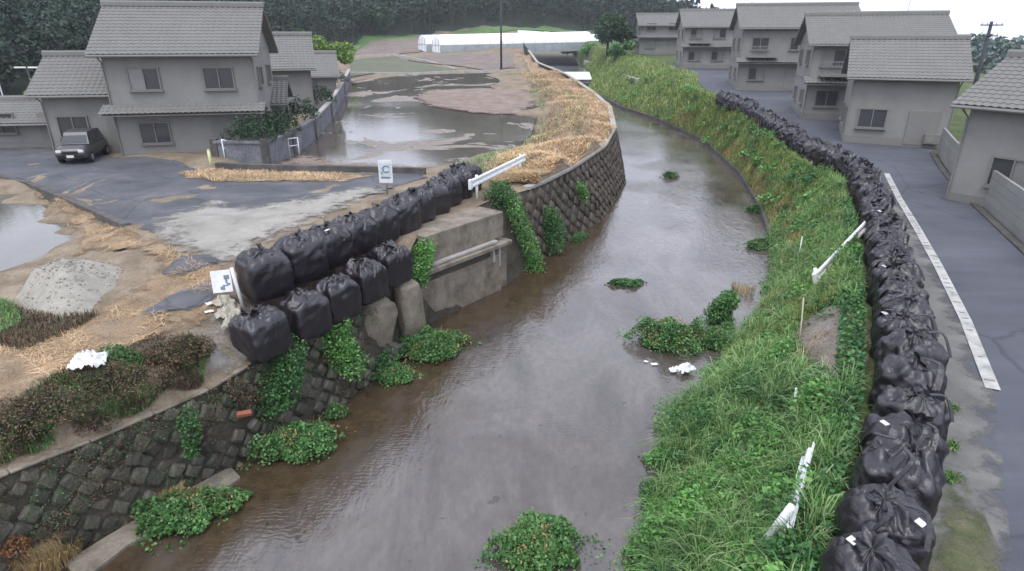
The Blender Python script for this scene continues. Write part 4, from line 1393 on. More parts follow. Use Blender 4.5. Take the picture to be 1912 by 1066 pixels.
def house(name, label, loc, yaw_, w, d, hw, rise, storeys=1, cat='house', wins=True, rot90=False, teal=False):
    root = tag(empty(name, loc, yaw_), label, cat)
    q = MB()
    x, y = w / 2, d / 2
    q.add([(-x, -y, -2), (x, -y, -2), (x, y, -2), (-x, y, -2), (-x, -y, hw), (x, -y, hw), (x, y, hw), (-x, y, hw), (-x, 0, hw + rise), (x, 0, hw + rise)],
          [(0, 1, 5, 4), (2, 3, 7, 6), (1, 2, 6, 9, 5), (3, 0, 4, 8, 7), (4, 5, 9, 8), (6, 7, 8, 9), (0, 3, 2, 1)])
    q.build('wall', MT['grey_plaster'], root)
    gable_roof(root, w, d, hw, rise)
    for sx in (-1, 1):
        q = MB(); q.tube([(sx * (x + .02), -y - .62, hw - .42), (sx * (x + .02), -y - .06, hw - .75), (sx * (x + .02), -y - .06, .05)], .04, 7); q.build('downpipe', MT['grey_trim'], root)
    q = MB(); q.tube([(-x - .45, -y - .66, hw - .6 * rise / y - .06), (x + .45, -y - .66, hw - .6 * rise / y - .06)], .06, 7); q.build('gutter', MT['grey_trim'], root)
    q = MB(); q.box((x * .72, -y - .22, .42), (.8, .3, .58)); ac = q.build('air_conditioner', MT['grey_tile'], root, bevel=.02)
    q = MB(); q.tube([(x * .72 - .1, -y - .375, .42), (x * .72 - .1, -y - .39, .42)], .22, 16); q.build('fan_grille', MT['grey_trim'], ac)
    q = MB(); q.box((0, 0, .12), (w + .08, d + .08, .5)); q.build('plinth', MT['concrete_pale'] if False else MT['grey_trim'], root)
    for zz_ in ([2.7] if storeys > 1 else []) + [hw - .15]:
        q = MB(); q.box((0, 0, zz_), (w + .05, d + .05, .12)); q.build('belt_board', MT['grey_trim'], root)
    if storeys > 1:
        q = MB(); zr_ = hw + rise
        q.tube([(x * .5, 0, zr_), (x * .5, 0, zr_ + 1.1)], .02, 5); q.box((x * .5, 0, zr_ + 1.05), (.03, 1.0, .03))
        for k in range(6): q.box((x * .5, -.45 + k * .18, zr_ + 1.05), (.5 - .04 * k, .015, .015))
        q.build('aerial', MT['steel'], root)
    if wins:
        for s in range(storeys):
            zc = 1.45 + s * 2.8
            k = max(2, int(w / 2.8))
            for i in range(k):
                xx = -x + w * (i + .5) / k
                if s == 0 and i == k // 2:
                    q = MB(); q.box((xx, -y - .03, 1.0), (1.6, .08, 2.0)); dr = q.build('door', MT['grey_trim'], root, bevel=.01)
                    q = MB(); q.box((xx + .1, -y - .09, 1.0), (.04, .05, .2)); q.build('handle', MT['steel'], dr)
                else: window(root, xx, -y, zc, 1.5, 1.1, 0)
            for i in range(2):
                yy = -y + d * (i + .5) / 2
                window(root, x, yy, zc, 1.3, 1.0, 1); window(root, -x, yy, zc, 1.3, 1.0, 3)
        if storeys > 1:
            q = MB()
            corr_face(q, (-x - .4, -y - 1.0, 2.55), (x + .4, -y - 1.0, 2.55), (x + .4, -y + .0, 2.95), (-x - .4, -y + .0, 2.95))
            q.add([(-x - .4, -y - 1.0, 2.45), (x + .4, -y - 1.0, 2.45), (x + .4, -y, 2.85), (-x - .4, -y, 2.85)], [(0, 1, 2, 3)])
            q.build('lower_eave', MT['grey_tile'], root)
            if int(abs(loc[0]) * 10) % 2:
                bx0 = -x + .6; q = MB()
                q.box((bx0 + 1.4, -y - .55, 3.05), (2.8, 1.1, .1)); bl_ = q.build('balcony', MT['grey_trim'], root)
                q = MB()
                for k in range(15): q.box((bx0 + .1 + k * .19, -y - 1.07, 3.55), (.04, .03, .9))
                q.box((bx0 + 1.4, -y - 1.07, 4.02), (2.8, .07, .06)); q.build('railing', MT['grey_trim'], bl_)
    return root


def topz(px, Y): return PD(px[0], px[1], Y).z
# left plot
def hplace(px, Yd):  # ground point below a pixel at forward distance Yd
    p = PD(px[0], px[1], Yd); p.z = float(hL(p.x, p.y)); return p
c = hplace((388, 250), 38); zt_ = topz((400, 12), 38)
house('farmhouse', 'large two-storey grey house above the left road', c, math.radians(12), 7.4, 6.4, (zt_ - c.z) * .74, (zt_ - c.z) * .26, 2)
c = hplace((225, 250), 37.5); zt_ = topz((225, 100), 37.5)
house('house_wing', 'low grey wing left of the two-storey house', c, math.radians(10), 5.0, 5.0, (zt_ - c.z) * .68, (zt_ - c.z) * .30, 1)
c = hplace((95, 250), 38.5); zt_ = topz((95, 185), 38.5)
house('storehouse', 'small grey outbuilding at the left end of the house plot', c, math.radians(8), 5.6, 4.0, (zt_ - c.z) * .66, (zt_ - c.z) * .32, 1)
c = hplace((530, 200), 52); zt_ = topz((530, 66), 52)
house('storehouse', 'grey storehouse behind the two-storey house', c, math.radians(18), 4.6, 6.0, (zt_ - c.z) * .70, (zt_ - c.z) * .30, 1)
c = hplace((590, 170), 64); zt_ = topz((590, 100), 64)
house('storehouse', 'small grey shed nearest the far corner of the plot wall', c, math.radians(18), 3.6, 6.0, (zt_ - c.z) * .68, (zt_ - c.z) * .32, 1, 'shed')
c = hplace((470, 240), 42); zt_ = topz((470, 150), 42)
house('house_wing', 'low grey annex right of the two-storey house', c, math.radians(15), 4.4, 5.0, (zt_ - c.z) * .70, (zt_ - c.z) * .30, 1)
# right side
def rplace(px, Yd):
    p = PD(px[0], px[1], Yd); p.z = float(roadz(p.x, p.y)); return p
c = rplace((1905, 300), 22.5); zt_ = topz((1880, 112), 23)
house('roadside_house', 'grey house close to the road at the right edge', c + Vector((4.3, .8, 0)), math.radians(-60), 8.0, 6.0, (zt_ - c.z) * .74, (zt_ - c.z) * .26, 1)
def rhouse(label, px, Yd, pyt, yaw_, w, d, st, split):
    c = rplace((px, 100), Yd)
    c.x = max(c.x, float(XBG(Yd)) + 1.5 + 3.5 + w * .5)
    zt_ = topz((px, pyt), Yd)
    house('roadside_house', label, c, math.radians(yaw_), w, d, (zt_ - c.z) * split, (zt_ - c.z) * (1 - split), st)
rhouse('low grey house behind the road bend', 1690, 41, 73, -24, 5.4, 6.0, 1, .70)
rhouse('two-storey grey house beyond the roadside bags', 1585, 50, 28, -16, 8.6, 7.0, 2, .76)
rhouse('tall grey house above the far end of the bags', 1440, 68, 10, -12, 10.5, 8.0, 2, .76)
rhouse('wide grey house right of the dark tree', 1320, 92, 20, -8, 12.0, 9.0, 2, .74)
rhouse('farthest grey house just beside the dark tree', 1215, 118, 27, -5, 11.0, 9.0, 2, .74)
# block wall in front of the right houses, along the road
root = tag(empty('block_wall', re_[1]), 'grey concrete block wall along the right edge of the road', 'wall')
wl_ = [re_[0] + (re_[0] - re_[1]) * .2] + re_[1:]
wl_ = [p + Vector((.35, .1, 0)) for p in wl_]
for a, b in zip(wl_[:-1], wl_[1:]):
    k = max(1, int((b - a).length / 1.6))
    for j in range(k):
        p0 = a.lerp(b, j / k) - re_[1]; p1 = a.lerp(b, (j + .99) / k) - re_[1]
        for ri in range(5):
            q = MB(); q.prism([(-.06, ri * .3), (.06, ri * .3), (.06, ri * .3 + .29), (-.06, ri * .3 + .29)], p0, p1); q.build('block', MT['grey_plaster'], root, bevel=.008)
q = MB()
for a, b in zip(wl_[:-1], wl_[1:]): q.prism([(-.25, -.3), (.0, -.3), (.0, .10), (-.25, .10)], a - Vector((.22, .05, 0)), b - Vector((.22, .05, 0)))
tag(q.build('gutter_kerb', MT['concrete_dark'], bevel=.01), 'dark gutter kerb along the right road edge', 'kerb')

# parked car
def car(label, loc, yaw_):
    root = tag(empty('parked_car', loc, yaw_), label, 'car')
    # length along x, sections (x, halfwidth, z0, z1)
    secs = [(-1.72, .62, .32, .62), (-1.65, .70, .26, .80), (-1.1, .735, .22, .90), (-.4, .74, .22, .95), (.6, .74, .22, .95), (1.35, .735, .22, .93), (1.62, .71, .26, .88), (1.70, .66, .34, .70)]
    V = []; n = 12
    for x, hw, z0, z1 in secs:
        zc, hz = (z0 + z1) / 2, (z1 - z0) / 2
        for k in range(n):
            th = 2 * math.pi * (k + .5) / n; c_, s_ = math.cos(th), math.sin(th)
            V.append((x, math.copysign(abs(c_) ** .4, c_) * hw, zc + math.copysign(abs(s_) ** .45, s_) * hz))
    fs = [tuple(f) for f in grid_faces(len(secs), n, True)] + [tuple(range(n)), tuple(range((len(secs) - 1) * n, len(secs) * n))]
    q = MB().add(V, fs); q.build('body', MT['car_paint'], root, True)
    cs = [(-.95, .60, .9, .93), (-.45, .58, .9, 1.46), (.2, .60, .9, 1.52), (1.1, .60, .9, 1.48), (1.5, .58, .9, 1.0)]
    V = []
    for x, hw, z0, z1 in cs:
        V += [(x, -hw - .1, z0), (x, -hw * .92, z1), (x, hw * .92, z1), (x, hw + .1, z0)]
    fs = []
    for i in range(len(cs) - 1):
        b = i * 4
        fs += [(b, b + 1, b + 5, b + 4), (b + 1, b + 2, b + 6, b + 5), (b + 2, b + 3, b + 7, b + 6)]
    q = MB().add(V, fs); cab = q.build('cabin', MT['car_paint'], root)
    def pane(vs):
        q = MB().add(vs, [tuple(range(len(vs)))]); q.build('window', MT['car_glass'], cab)
    pane([(-.93, -.6, .98), (-.93, .6, .98), (-.50, .52, 1.40), (-.50, -.52, 1.40)])
    pane([(1.50, -.56, 1.04), (1.50, .56, 1.04), (1.16, .54, 1.44), (1.16, -.54, 1.44)])
    for s in (-1, 1):
        pane([(-.72, s * .685, 1.0), (.25, s * .695, 1.0), (.22, s * .59, 1.44), (-.40, s * .58, 1.40)])
        pane([(.32, s * .695, 1.0), (1.28, s * .685, 1.0), (1.05, s * .59, 1.42), (.30, s * .595, 1.44)])
        q = MB(); q.box((-1.69, s * .5, .66), (.06, .26, .14)); q.build('headlight', MT['lamp_glass'], root, bevel=.02)
        for x in (-1.1, 1.15):
            q = MB(); q.tube([(x, s * .58, .28), (x, s * .76, .28)], .28, 18); wh = q.build('wheel', MT['black_rubber'], root, bevel=.02)
            q = MB(); q.tube([(x, s * .765, .28), (x, s * .775, .28)], .16, 14); q.build('rim', MT['steel'], wh)
    q = MB(); q.box((-1.73, 0, .40), (.06, 1.15, .16)); q.build('bumper', MT['black_rubber'], root, bevel=.02)
    q = MB(); q.box((-1.765, 0, .42), (.012, .33, .13)); q.build('plate', MT['lamp_glass'], root)
    q = MB(); q.box((-1.75, 0, .60), (.05, .7, .10)); q.build('grille', MT['black_rubber'], root)
cp = U(162, 304, hL)
car('small grey car parked before the house wing beside the road', cp + Vector((-.7, 1.0, .03)), math.radians(104))

# greenhouses
def greenhouse(label, a, d, length, wdt, hgt, group):
    root = tag(empty('greenhouse', a, math.atan2(d.y, d.x)), label, 'greenhouse', group)
    n = 14; arc = []
    for k in range(n + 1):
        t = k / n; th = math.pi * t
        arc.append((-math.cos(th) * wdt / 2, hgt * .45 + math.sin(th) ** .9 * hgt * .55 if 0 < k < n else hgt * .45))
    nl = 24
    xs = np.linspace(0, length, nl)
    lift = float(hL(a.x + d.x * length, a.y + d.y * length)) - a.z
    def zb(x): return lift * x / length
    V = [(x, s, h + zb(x)) for x in xs for s, h in arc]
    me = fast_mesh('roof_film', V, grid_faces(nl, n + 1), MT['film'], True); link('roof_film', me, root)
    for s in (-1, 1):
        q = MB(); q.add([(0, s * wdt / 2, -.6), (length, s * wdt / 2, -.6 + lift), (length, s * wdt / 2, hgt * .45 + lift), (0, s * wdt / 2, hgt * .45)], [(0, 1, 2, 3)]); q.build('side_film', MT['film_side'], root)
    prof_ = [(-wdt / 2, -.6)] + arc + [(wdt / 2, -.6)]
    for x in (0, length):
        q = MB(); q.add([(x, s, h + zb(x)) for s, h in prof_], [tuple(range(len(prof_)))]); e = q.build('end_wall', MT['film'], root)
        q = MB()
        for s in (-.35, 0, .35): q.box((x - .03, s * wdt, hgt * .35), (.05, .06, hgt * .9))
        q.box((x - .03, 0, hgt * .45), (.05, wdt, .06)); q.build('frame', MT['steel'], e)
    for x in np.linspace(.5, length - .5, 16):
        q = MB(); q.tube([(x, s * 1.004, h + .02 + zb(x)) for s, h in arc], .03, 5); q.build('hoop', MT['steel'], root)
ga_ = U(797, 97, hL); gb_ = U(1105, 87, hL)
dv = (gb_ - ga_); dv.z = 0; ln_ = dv.length; dv.normalize()
nv_ = Vector((-dv.y, dv.x, 0))
greenhouse('long white plastic greenhouse, the farther of the pair', ga_ + nv_ * 2.0, dv, ln_, 3.6, 3.3, 'pair of greenhouses')
greenhouse('long white plastic greenhouse, the nearer of the pair', ga_ - nv_ * 1.8 + dv * 1.2, dv, ln_, 3.6, 3.0, 'pair of greenhouses')


# ------------------------------------------------------------------ plants
def dome_pts(n, rx, ry, h, seed, shell=.35, lump=.25):
    r = np.random.default_rng(seed)
    a = r.uniform(0, 2 * np.pi, n); q = np.sqrt(r.uniform(0, 1, n))
    edge_ = 1 + lump * np.array([noise.noise((math.cos(v) * 1.5 + seed, math.sin(v) * 1.5, seed)) for v in a]) * 1.6
    x = np.cos(a) * q * rx * edge_; y = np.sin(a) * q * ry * edge_
    top = h * np.sqrt(np.clip(1 - (q * .97) ** 2, 0, 1)) * (1 + .5 * np.array([noise.noise((u * 2.2, v * 2.2, seed)) for u, v in zip(x, y)]))
    z = top * (1 - shell * r.uniform(0, 1, n) ** 1.5)
    return np.stack([x, y, np.maximum(z, .01)], 1)


def mound_base(name, rx, ry, h, seed, m, parent):
    n = 20; V = []
    for j in range(6):
        q = j / 5
        for k in range(n):
            a = 2 * math.pi * k / n
            e = .82 + .25 * noise.noise((math.cos(a) * 1.5 + seed, math.sin(a) * 1.5, seed)) * 1.6
            V.append((math.cos(a) * q * rx * e * .93, math.sin(a) * q * ry * e * .93, h * .62 * math.sqrt(max(0, 1 - q * q)) - .05))
    return link(name, fast_mesh(name, V, grid_faces(6, n, True), m, True), parent)


def patch_plant(name, label, cat, px, rx, ry, h, n, size, m, seed, z=None, rz=0.0, base='grass_ground', fn=None, group=None, extra=None):
    loc = P(*px, z) if z is not None else U(*px, fn)
    root = tag(empty(name, loc, rz), label, cat, group)
    mound_base('mound', rx, ry, h, seed, MT[base], root)
    h *= 1.35; rx *= 1.08; ry *= 1.08
    pts = dome_pts(int(n * 1.1), rx, ry, h, seed, .45, .5)
    rr_ = np.random.default_rng(seed + 900)
    stray = dome_pts(n // 5, rx * 1.18, ry * 1.18, h * .5, seed + 901, .9, .7); stray[:, 2] *= rr_.uniform(.1, 1.9, len(stray))
    sub = [dome_pts(n // 6, rx * rr_.uniform(.25, .5), ry * rr_.uniform(.3, .6), h * rr_.uniform(.7, 1.35), seed + 910 + k, .5, .6) + np.array([math.cos(a_) * rx * .75, math.sin(a_) * ry * .75, 0]) for k, a_ in enumerate(rr_.uniform(0, 6.28, 4))]
    pts = np.concatenate([pts, stray] + sub)
    pts = pts[rr_.uniform(0, 1, len(pts)) < np.clip(.75 + .9 * np.array([noise.noise((v[0] * 3.5, v[1] * 3.5, seed)) for v in pts]), .25, 1)]
    V, Fc = leafs(dome_pts(n // 14, rx, ry, h * 1.02, seed + 77, .3, .6), size * 1.1, seed + 7, .5, .4)
    link('dead_leaves', fast_mesh('dead_leaves', V, Fc, MT['leaf_straw']), root)
    if not extra: extra = ('blade_green', n // 9, h * 1.1)
    V, Fc = leafs(pts, size * 1.15, seed, .8, .55)
    link('leaves', fast_mesh('leaves', V, Fc, MT[m]), root)
    if extra:
        mm, nn, ln_ = extra
        p2 = dome_pts(nn, rx * .8, ry * .8, h, seed + 50)
        p2[:, 2] *= .3
        V, Fc = blades(p2, ln_, .012, .8, seed)
        link('stems', fast_mesh('stems', V, Fc, MT[mm]), root)
    return root


G = 'watercress islets'
patch_plant('watercress', 'largest round green watercress islet at the bottom of the river', 'watercress', (998, 1030), .72, .52, .34, 3600, .065, 'leaf_cress', 1, .0, group=G)
patch_plant('watercress', 'green watercress clump beside straw at the foot of the near wall', 'watercress', (350, 965), .85, .48, .34, 3600, .065, 'leaf_cress', 2, .0, .45, group=G)
patch_plant('watercress', 'green watercress clump against the middle of the stone wall', 'watercress', (555, 838), .80, .52, .40, 3600, .065, 'leaf_cress', 3, .0, .4, group=G)
patch_plant('watercress', 'small flat watercress clump below the broken slab', 'watercress', (738, 706), .56, .34, .22, 1800, .06, 'leaf_cress', 4, .0, .4, group=G)
patch_plant('watercress', 'broad watercress clump at the foot of the abutment', 'watercress', (812, 660), .92, .50, .46, 3600, .065, 'leaf_cress', 5, .0, .6, group=G)
patch_plant('watercress', 'round islet of green and reddish weeds beside the white litter', 'watercress', (1252, 640), .95, .72, .50, 4200, .07, 'leaf_cress', 6, .0, group=G, extra=('blade_dry', 500, .4))
patch_plant('watercress', 'low weed bed joining the islet to the right bank', 'watercress', (1338, 640), .75, .5, .32, 2600, .07, 'leaf_cress', 18, .0, .3, group=G, extra=('blade_green', 500, .5))
patch_plant('watercress', 'small oval watercress islet in the middle of the river', 'watercress', (1170, 530), .55, .26, .14, 1300, .07, 'leaf_weed', 7, .0, group=G)
patch_plant('watercress', 'tiny watercress islet farthest up the river', 'watercress', (1252, 331), .45, .35, .28, 900, .08, 'leaf_weed', 8, .0, group=G)
patch_plant('watercress', 'watercress tongue reaching out from the upper right revetment', 'watercress', (1418, 394), .65, .38, .25, 1200, .08, 'leaf_weed', 9, .0, group=G)
patch_plant('watercress', 'watercress tongue below the other at the right revetment', 'watercress', (1428, 462), .75, .42, .28, 1400, .08, 'leaf_weed', 10, .0, group=G)
patch_plant('watercress', 'tiny watercress tuft below the brick on the left wall foot', 'watercress', (628, 778), .22, .18, .25, 500, .06, 'leaf_cress', 17, .0, group=G)


def shrub(name, label, cat, loc, rx, ry, h, n, size, m, seed, stems=9, group=None, stemmat='bark', upb=.5):
    root = tag(empty(name, loc), label, cat, group)
    r = random.Random(seed)
    q = MB()
    for k in range(stems):
        a = r.uniform(0, 6.28); e = r.uniform(.3, .85)
        q.tube([(0.05 * math.cos(a), .05 * math.sin(a), -.1), (math.cos(a) * rx * e * .5, math.sin(a) * ry * e * .5, h * .5), (math.cos(a) * rx * e, math.sin(a) * ry * e, h * r.uniform(.75, 1.0))], [.014, .010, .005], 5)
    q.build('stems', MT[stemmat], root)
    pts = dome_pts(n, rx, ry, h, seed, .75)
    V, Fc = leafs(pts, size, seed, .5, upb)
    link('leaves', fast_mesh('leaves', V, Fc, MT[m]), root)
    return root


D = 'dead brown shrubs on the left bank'
dead = [((30, 800), .9, .5, .45, 1700, 'dead brown shrub at the left edge above the stone wall'), ((110, 770), .8, .45, .5, 1700, 'dark brown shrub left of the white plastic bag, above the wall'),
        ((240, 725), .8, .5, .55, 2200, 'dense dark brown shrub right of the white plastic bag'), ((310, 672), .85, .5, .55, 2200, 'tallest brown shrub beside the sandy apron'),
        ((170, 800), .5, .3, .35, 900, 'small brown shrub between the coping and the dark shrub'), ((365, 660), .5, .35, .4, 1000, 'thin brown shrub closest to the first lower bag')]
for i, (px, rx, ry, h, n, lb) in enumerate(dead):
    shrub('dead_shrub', lb, 'shrub', U(*px, hL), rx, ry, h, n, .055, 'leaf_dead', 20 + i, 14, D)
shrub('green_weed', 'green weed tuft behind the white plastic bag', 'weed', U(225, 675, hL), .4, .3, .35, 900, .06, 'leaf_weed', 31, 8)
shrub('green_weed', 'dark green weed among the dead shrubs near the wall', 'weed', U(95, 790, hL), .35, .25, .3, 700, .055, 'leaf_weed', 32, 8)
shrub('rusty_weed', 'rust-red weed on the lower left of the stone wall', 'weed', wall_pt(8.3, .55) + Vector((.15, -.05, -.1)), .28, .22, .3, 700, .05, 'leaf_rust', 33, 8)
# straw tufts at the wall foot
def tuft(name, label, cat, loc, rx, ry, n, ln_, wd, m, seed, bend=.7, group=None, lean=None):
    r = np.random.default_rng(seed)
    a = r.uniform(0, 6.28, n); q = np.sqrt(r.uniform(0, 1, n))
    pts = np.stack([np.cos(a) * q * rx, np.sin(a) * q * ry, np.full(n, -.03)], 1)
    V, Fc = blades(pts, ln_, wd, bend, seed, lean)
    return tag(link(name, fast_mesh(name, V, Fc, MT[m]), None, loc), label, cat, group)
S_ = 'dry grass tufts'
tuft('dry_tuft', 'straw-coloured dry grass behind the watercress at the near wall', 'dry grass', P(310, 935, .05), .75, .35, 1300, .5, .012, 'blade_dry', 41, group=S_)
tuft('dry_tuft', 'straw-coloured dry grass in the bottom left corner', 'dry grass', P(85, 1040, .1), .6, .5, 1300, .6, .012, 'blade_dry', 42, group=S_)
tuft('dry_tuft', 'tan reeds in shallow water below the bent guardrail', 'dry grass', P(1385, 545, .02), .4, .75, 260, .5, .010, 'blade_dry', 43, group=S_)
tuft('dry_tuft', 'brown weeds at the very bottom of the left wall', 'dry grass', P(20, 1010, .3), .5, .5, 900, .5, .02, 'leaf_dead', 44, group=S_)

# vines on the walls
def vine(label, pts_px, rad, n, size, m, seed, off=.25):
    """foliage hanging over a wall, along wall points (Y, t)"""
    r = np.random.default_rng(seed)
    P_ = [wall_pt(y, t) + Vector((.25, -.15, .08)) * (off / .25) for y, t in pts_px]
    root = tag(empty('hanging_vine', P_[-1]), label, 'vine', 'vines on the left river wall')
    seg = r.integers(0, max(1, len(P_) - 1), n); tt = r.uniform(0, 1, n)
    A = np.array([tuple(p) for p in P_])
    c = A[seg] + (A[np.minimum(seg + 1, len(A) - 1)] - A[seg]) * tt[:, None]
    k = 1 + .5 * np.array([noise.noise((v[0] * 2, v[1] * 2, v[2] * 2 + seed)) for v in c])
    pts = c + r.normal(0, 1, (n, 3)) * np.array([rad * .55, rad * .8, rad * .6]) * k[:, None] - np.array(tuple(P_[-1]))
    V, Fc = leafs(pts, size, seed, .65, .4, np.tile(np.array([.6, -.6, .4]), (n, 1)))
    link('leaves', fast_mesh('leaves', V, Fc, MT[m]), root)
    q = MB()
    for s in range(4):
        q.tube([p + Vector((random.uniform(-.1, .1), random.uniform(-.1, .1), 0)) - P_[-1] for p in P_], .012, 5)
    q.build('stems', MT['bark'], root)
yb_ = lambda px, py, z: P(px, py, z).y
ab_v = [P(782, 455, 2.7), P(775, 485, 2.3), P(768, 525, 1.8)]
def free_vine(label, ctr, rad, n, size, m, seed, name='hanging_vine', cat='vine', group='vines on the left river wall'):
    r = np.random.default_rng(seed)
    base = Vector(ctr[-1][:3])
    root = tag(empty(name, base), label, cat, group)
    A = np.array([tuple(c[:3]) for c in ctr]); R = np.array(rad)
    seg = r.integers(0, max(1, len(A) - 1), n); tt = r.uniform(0, 1, n)
    c = A[seg] * (1 - tt)[:, None] + A[np.minimum(seg + 1, len(A) - 1)] * tt[:, None]
    k = R[seg] * (1 - tt) + R[np.minimum(seg + 1, len(R) - 1)] * tt
    d = r.normal(0, 1, (n, 3)); d /= np.linalg.norm(d, axis=1, keepdims=True)
    pts = c + d * (k * r.uniform(.35, 1, n) ** .6)[:, None] * (1 + .4 * np.array([noise.noise((v[0] * 3, v[1] * 3, v[2] * 3)) for v in (c + d * .3)]))[:, None] - np.array(tuple(base))
    V, Fc = leafs(pts, size, seed, .65, .5)
    link('leaves', fast_mesh('leaves', V, Fc, MT[m]), root)
    q = MB()
    for s in range(4):
        q.tube([Vector(a) - base + Vector((random.uniform(-.1, .1), random.uniform(-.1, .1), -.1)) for a in A], .012, 5)
    q.build('stems', MT['bark'], root)
av = an * .35
c_ = P(1348, 605, .0)
free_vine('bright green shrub standing at the water edge above the round islet', [c_ + Vector((.25, .15, .95)), c_ + Vector((.0, .0, .6)), c_ + Vector((-.25, .1, .3)), c_ + Vector((.1, -.1, .05))], [.28, .42, .45, .35], 3400, .10, 'leaf_cress', 50, 'river_shrub', 'shrub', None)
free_vine('bright green bush growing between the lower bags and the abutment', [Vector(p) + av for p in ab_v], [.35, .42, .28], 2400, .085, 'leaf_vine', 61, 'green_bush', 'bush')
free_vine('small green sprig in front of the upper bags', [P(788, 398, 3.0) + an * .45 + Vector((0, 0, .1)), P(788, 398, 3.0) + an * .45 + Vector((0, 0, .55))], [.22, .18], 700, .07, 'leaf_vine', 62, 'green_bush', 'bush')
free_vine('leafy bush beside the bridge-end guardrail', [P(905, 375, 3.0) + Vector((.25, .2, .0)), P(925, 372, 3.0) + Vector((.2, .2, .35)), P(950, 370, 3.0)], [.4, .5, .4], 2200, .09, 'leaf_weed', 63, 'green_bush', 'bush')
cv = lambda y, t: wall_pt(y, t) + Vector((.28, -.2, .1))
vy = ABT1.y + .8
free_vine('long vine hanging to the water right of the abutment', [cv(vy, .05), cv(vy, .4), cv(vy - .1, .75), cv(vy - .2, .95)], [.48, .42, .42, .45], 3600, .085, 'leaf_vine', 64)
free_vine('green vine at the start of the curved stone wall', [cv(vy + 2.0, .35), cv(vy + 2.0, .6), cv(vy + 1.8, .85)], [.35, .5, .55], 2800, .09, 'leaf_weed', 65)
free_vine('small fern clump high on the curved stone wall', [cv(vy + 5.5, .25), cv(vy + 5.6, .45)], [.32, .3], 900, .09, 'leaf_vine', 66)
free_vine('green weeds growing at the water line of the curved wall', [cv(vy + 3.6, .93), cv(vy + 4.6, .95)], [.3, .3], 900, .08, 'leaf_weed', 67)
wv = lambda y, t: wall_pt(y, t) + Vector((.18, -.15, .08))
free_vine('bright weeds on the bank below the first two lower bags', [P(632, 605, 2.0) + Vector((.1, -.1, 0)), P(618, 645, 1.6) + Vector((.15, -.1, 0)), P(650, 680, 1.0) + Vector((.15, -.1, 0))], [.36, .46, .45], 3400, .075, 'leaf_vine', 68)
free_vine('dark green bush over the wall below the first lower bag', [wv(13.3, .05), wv(12.9, .3), wv(12.4, .45)], [.46, .55, .42], 3800, .075, 'leaf_weed', 69)
free_vine('small green creeper hanging from the coping', [wv(10.9, .08), wv(10.8, .35), wv(10.7, .5)], [.26, .24, .15], 900, .06, 'leaf_weed', 70)
free_vine('sparse weeds in the wall joints near the left edge', [wv(8.0, .15), wv(8.2, .3)], [.2, .2], 450, .055, 'leaf_weed', 71)
free_vine('brown creeper above the brick on the stone wall', [wv(11.8, .05), wv(12.0, .3)], [.28, .26], 1000, .055, 'leaf_dead', 72)
free_vine('weedy growth around the foot of the broken slabs', [P(700, 690, .3), P(760, 640, .3)], [.3, .35], 1300, .075, 'leaf_weed', 73)


# bits of weed in the joints of the near wall
r_ = np.random.default_rng(64)
for nm, mm, n_, sz_, sd_, lb_ in (('wall_weeds', 'leaf_dead', 5200, .05, 5, 'brown weeds rooted in the joints of the stone wall'), ('wall_moss', 'leaf_weed', 3200, .042, 9, 'small green plants rooted in the joints of the stone wall')):
    pts = []
    while len(pts) < n_:
        y, t_ = r_.uniform(5.5, 16), r_.uniform(0, 1)
        if noise.noise((y * 1.3, t_ * 3.2, sd_)) + .35 * (.4 - t_) > .16:
            pts.append(tuple(wall_pt(y, t_) + Vector((.10, -.07, .05)) * r_.uniform(.6, 1.8)))
    pts = np.array(pts)
    V, Fc = leafs(pts, sz_, sd_, .5, .4)
    tag(link(nm, fast_mesh(nm, V, Fc, MT[mm])), lb_, 'weeds', kind='stuff')

# ------------------------------------------------------------------ grass of the right bank
def bank_xy(n, y0, y1, seed, t0=0.0, t1=.99, pw=1.0):
    r = np.random.default_rng(seed)
    Yv = y0 + (y1 - y0) * r.uniform(0, 1, n) ** pw
    tv = r.uniform(t0, t1, n)
    a = XW(Yv); b = np.maximum(XBG(Yv), a + 1.5)
    return np.stack([a + (b - a) * tv, Yv], 1), tv


def put(xy, zoff=0.0): return np.concatenate([xy, (hR(xy[:, 0], xy[:, 1]) + zoff)[:, None]], 1)


bare = np.array([tuple(U(x, y, hR))[:2] for x, y in [(1478, 650), (1500, 595), (1570, 575), (1625, 620), (1615, 720), (1560, 745), (1500, 725)]])
tag(sheet('bare_soil', [U(x, y, hR) for x, y in [(1478, 650), (1500, 595), (1570, 575), (1625, 620), (1615, 720), (1560, 745), (1500, 725)]], hR, .10, surf('bare_soil', [(.13, .115, .095), (.21, .19, .165), (.29, .27, .24)], 2.0, .95, 20, .8, .04, fine=.35, soft=True, softk=4), .2, .03), kind='structure')
def not_bare(xy): return ~inside(xy, [tuple(b) for b in bare])


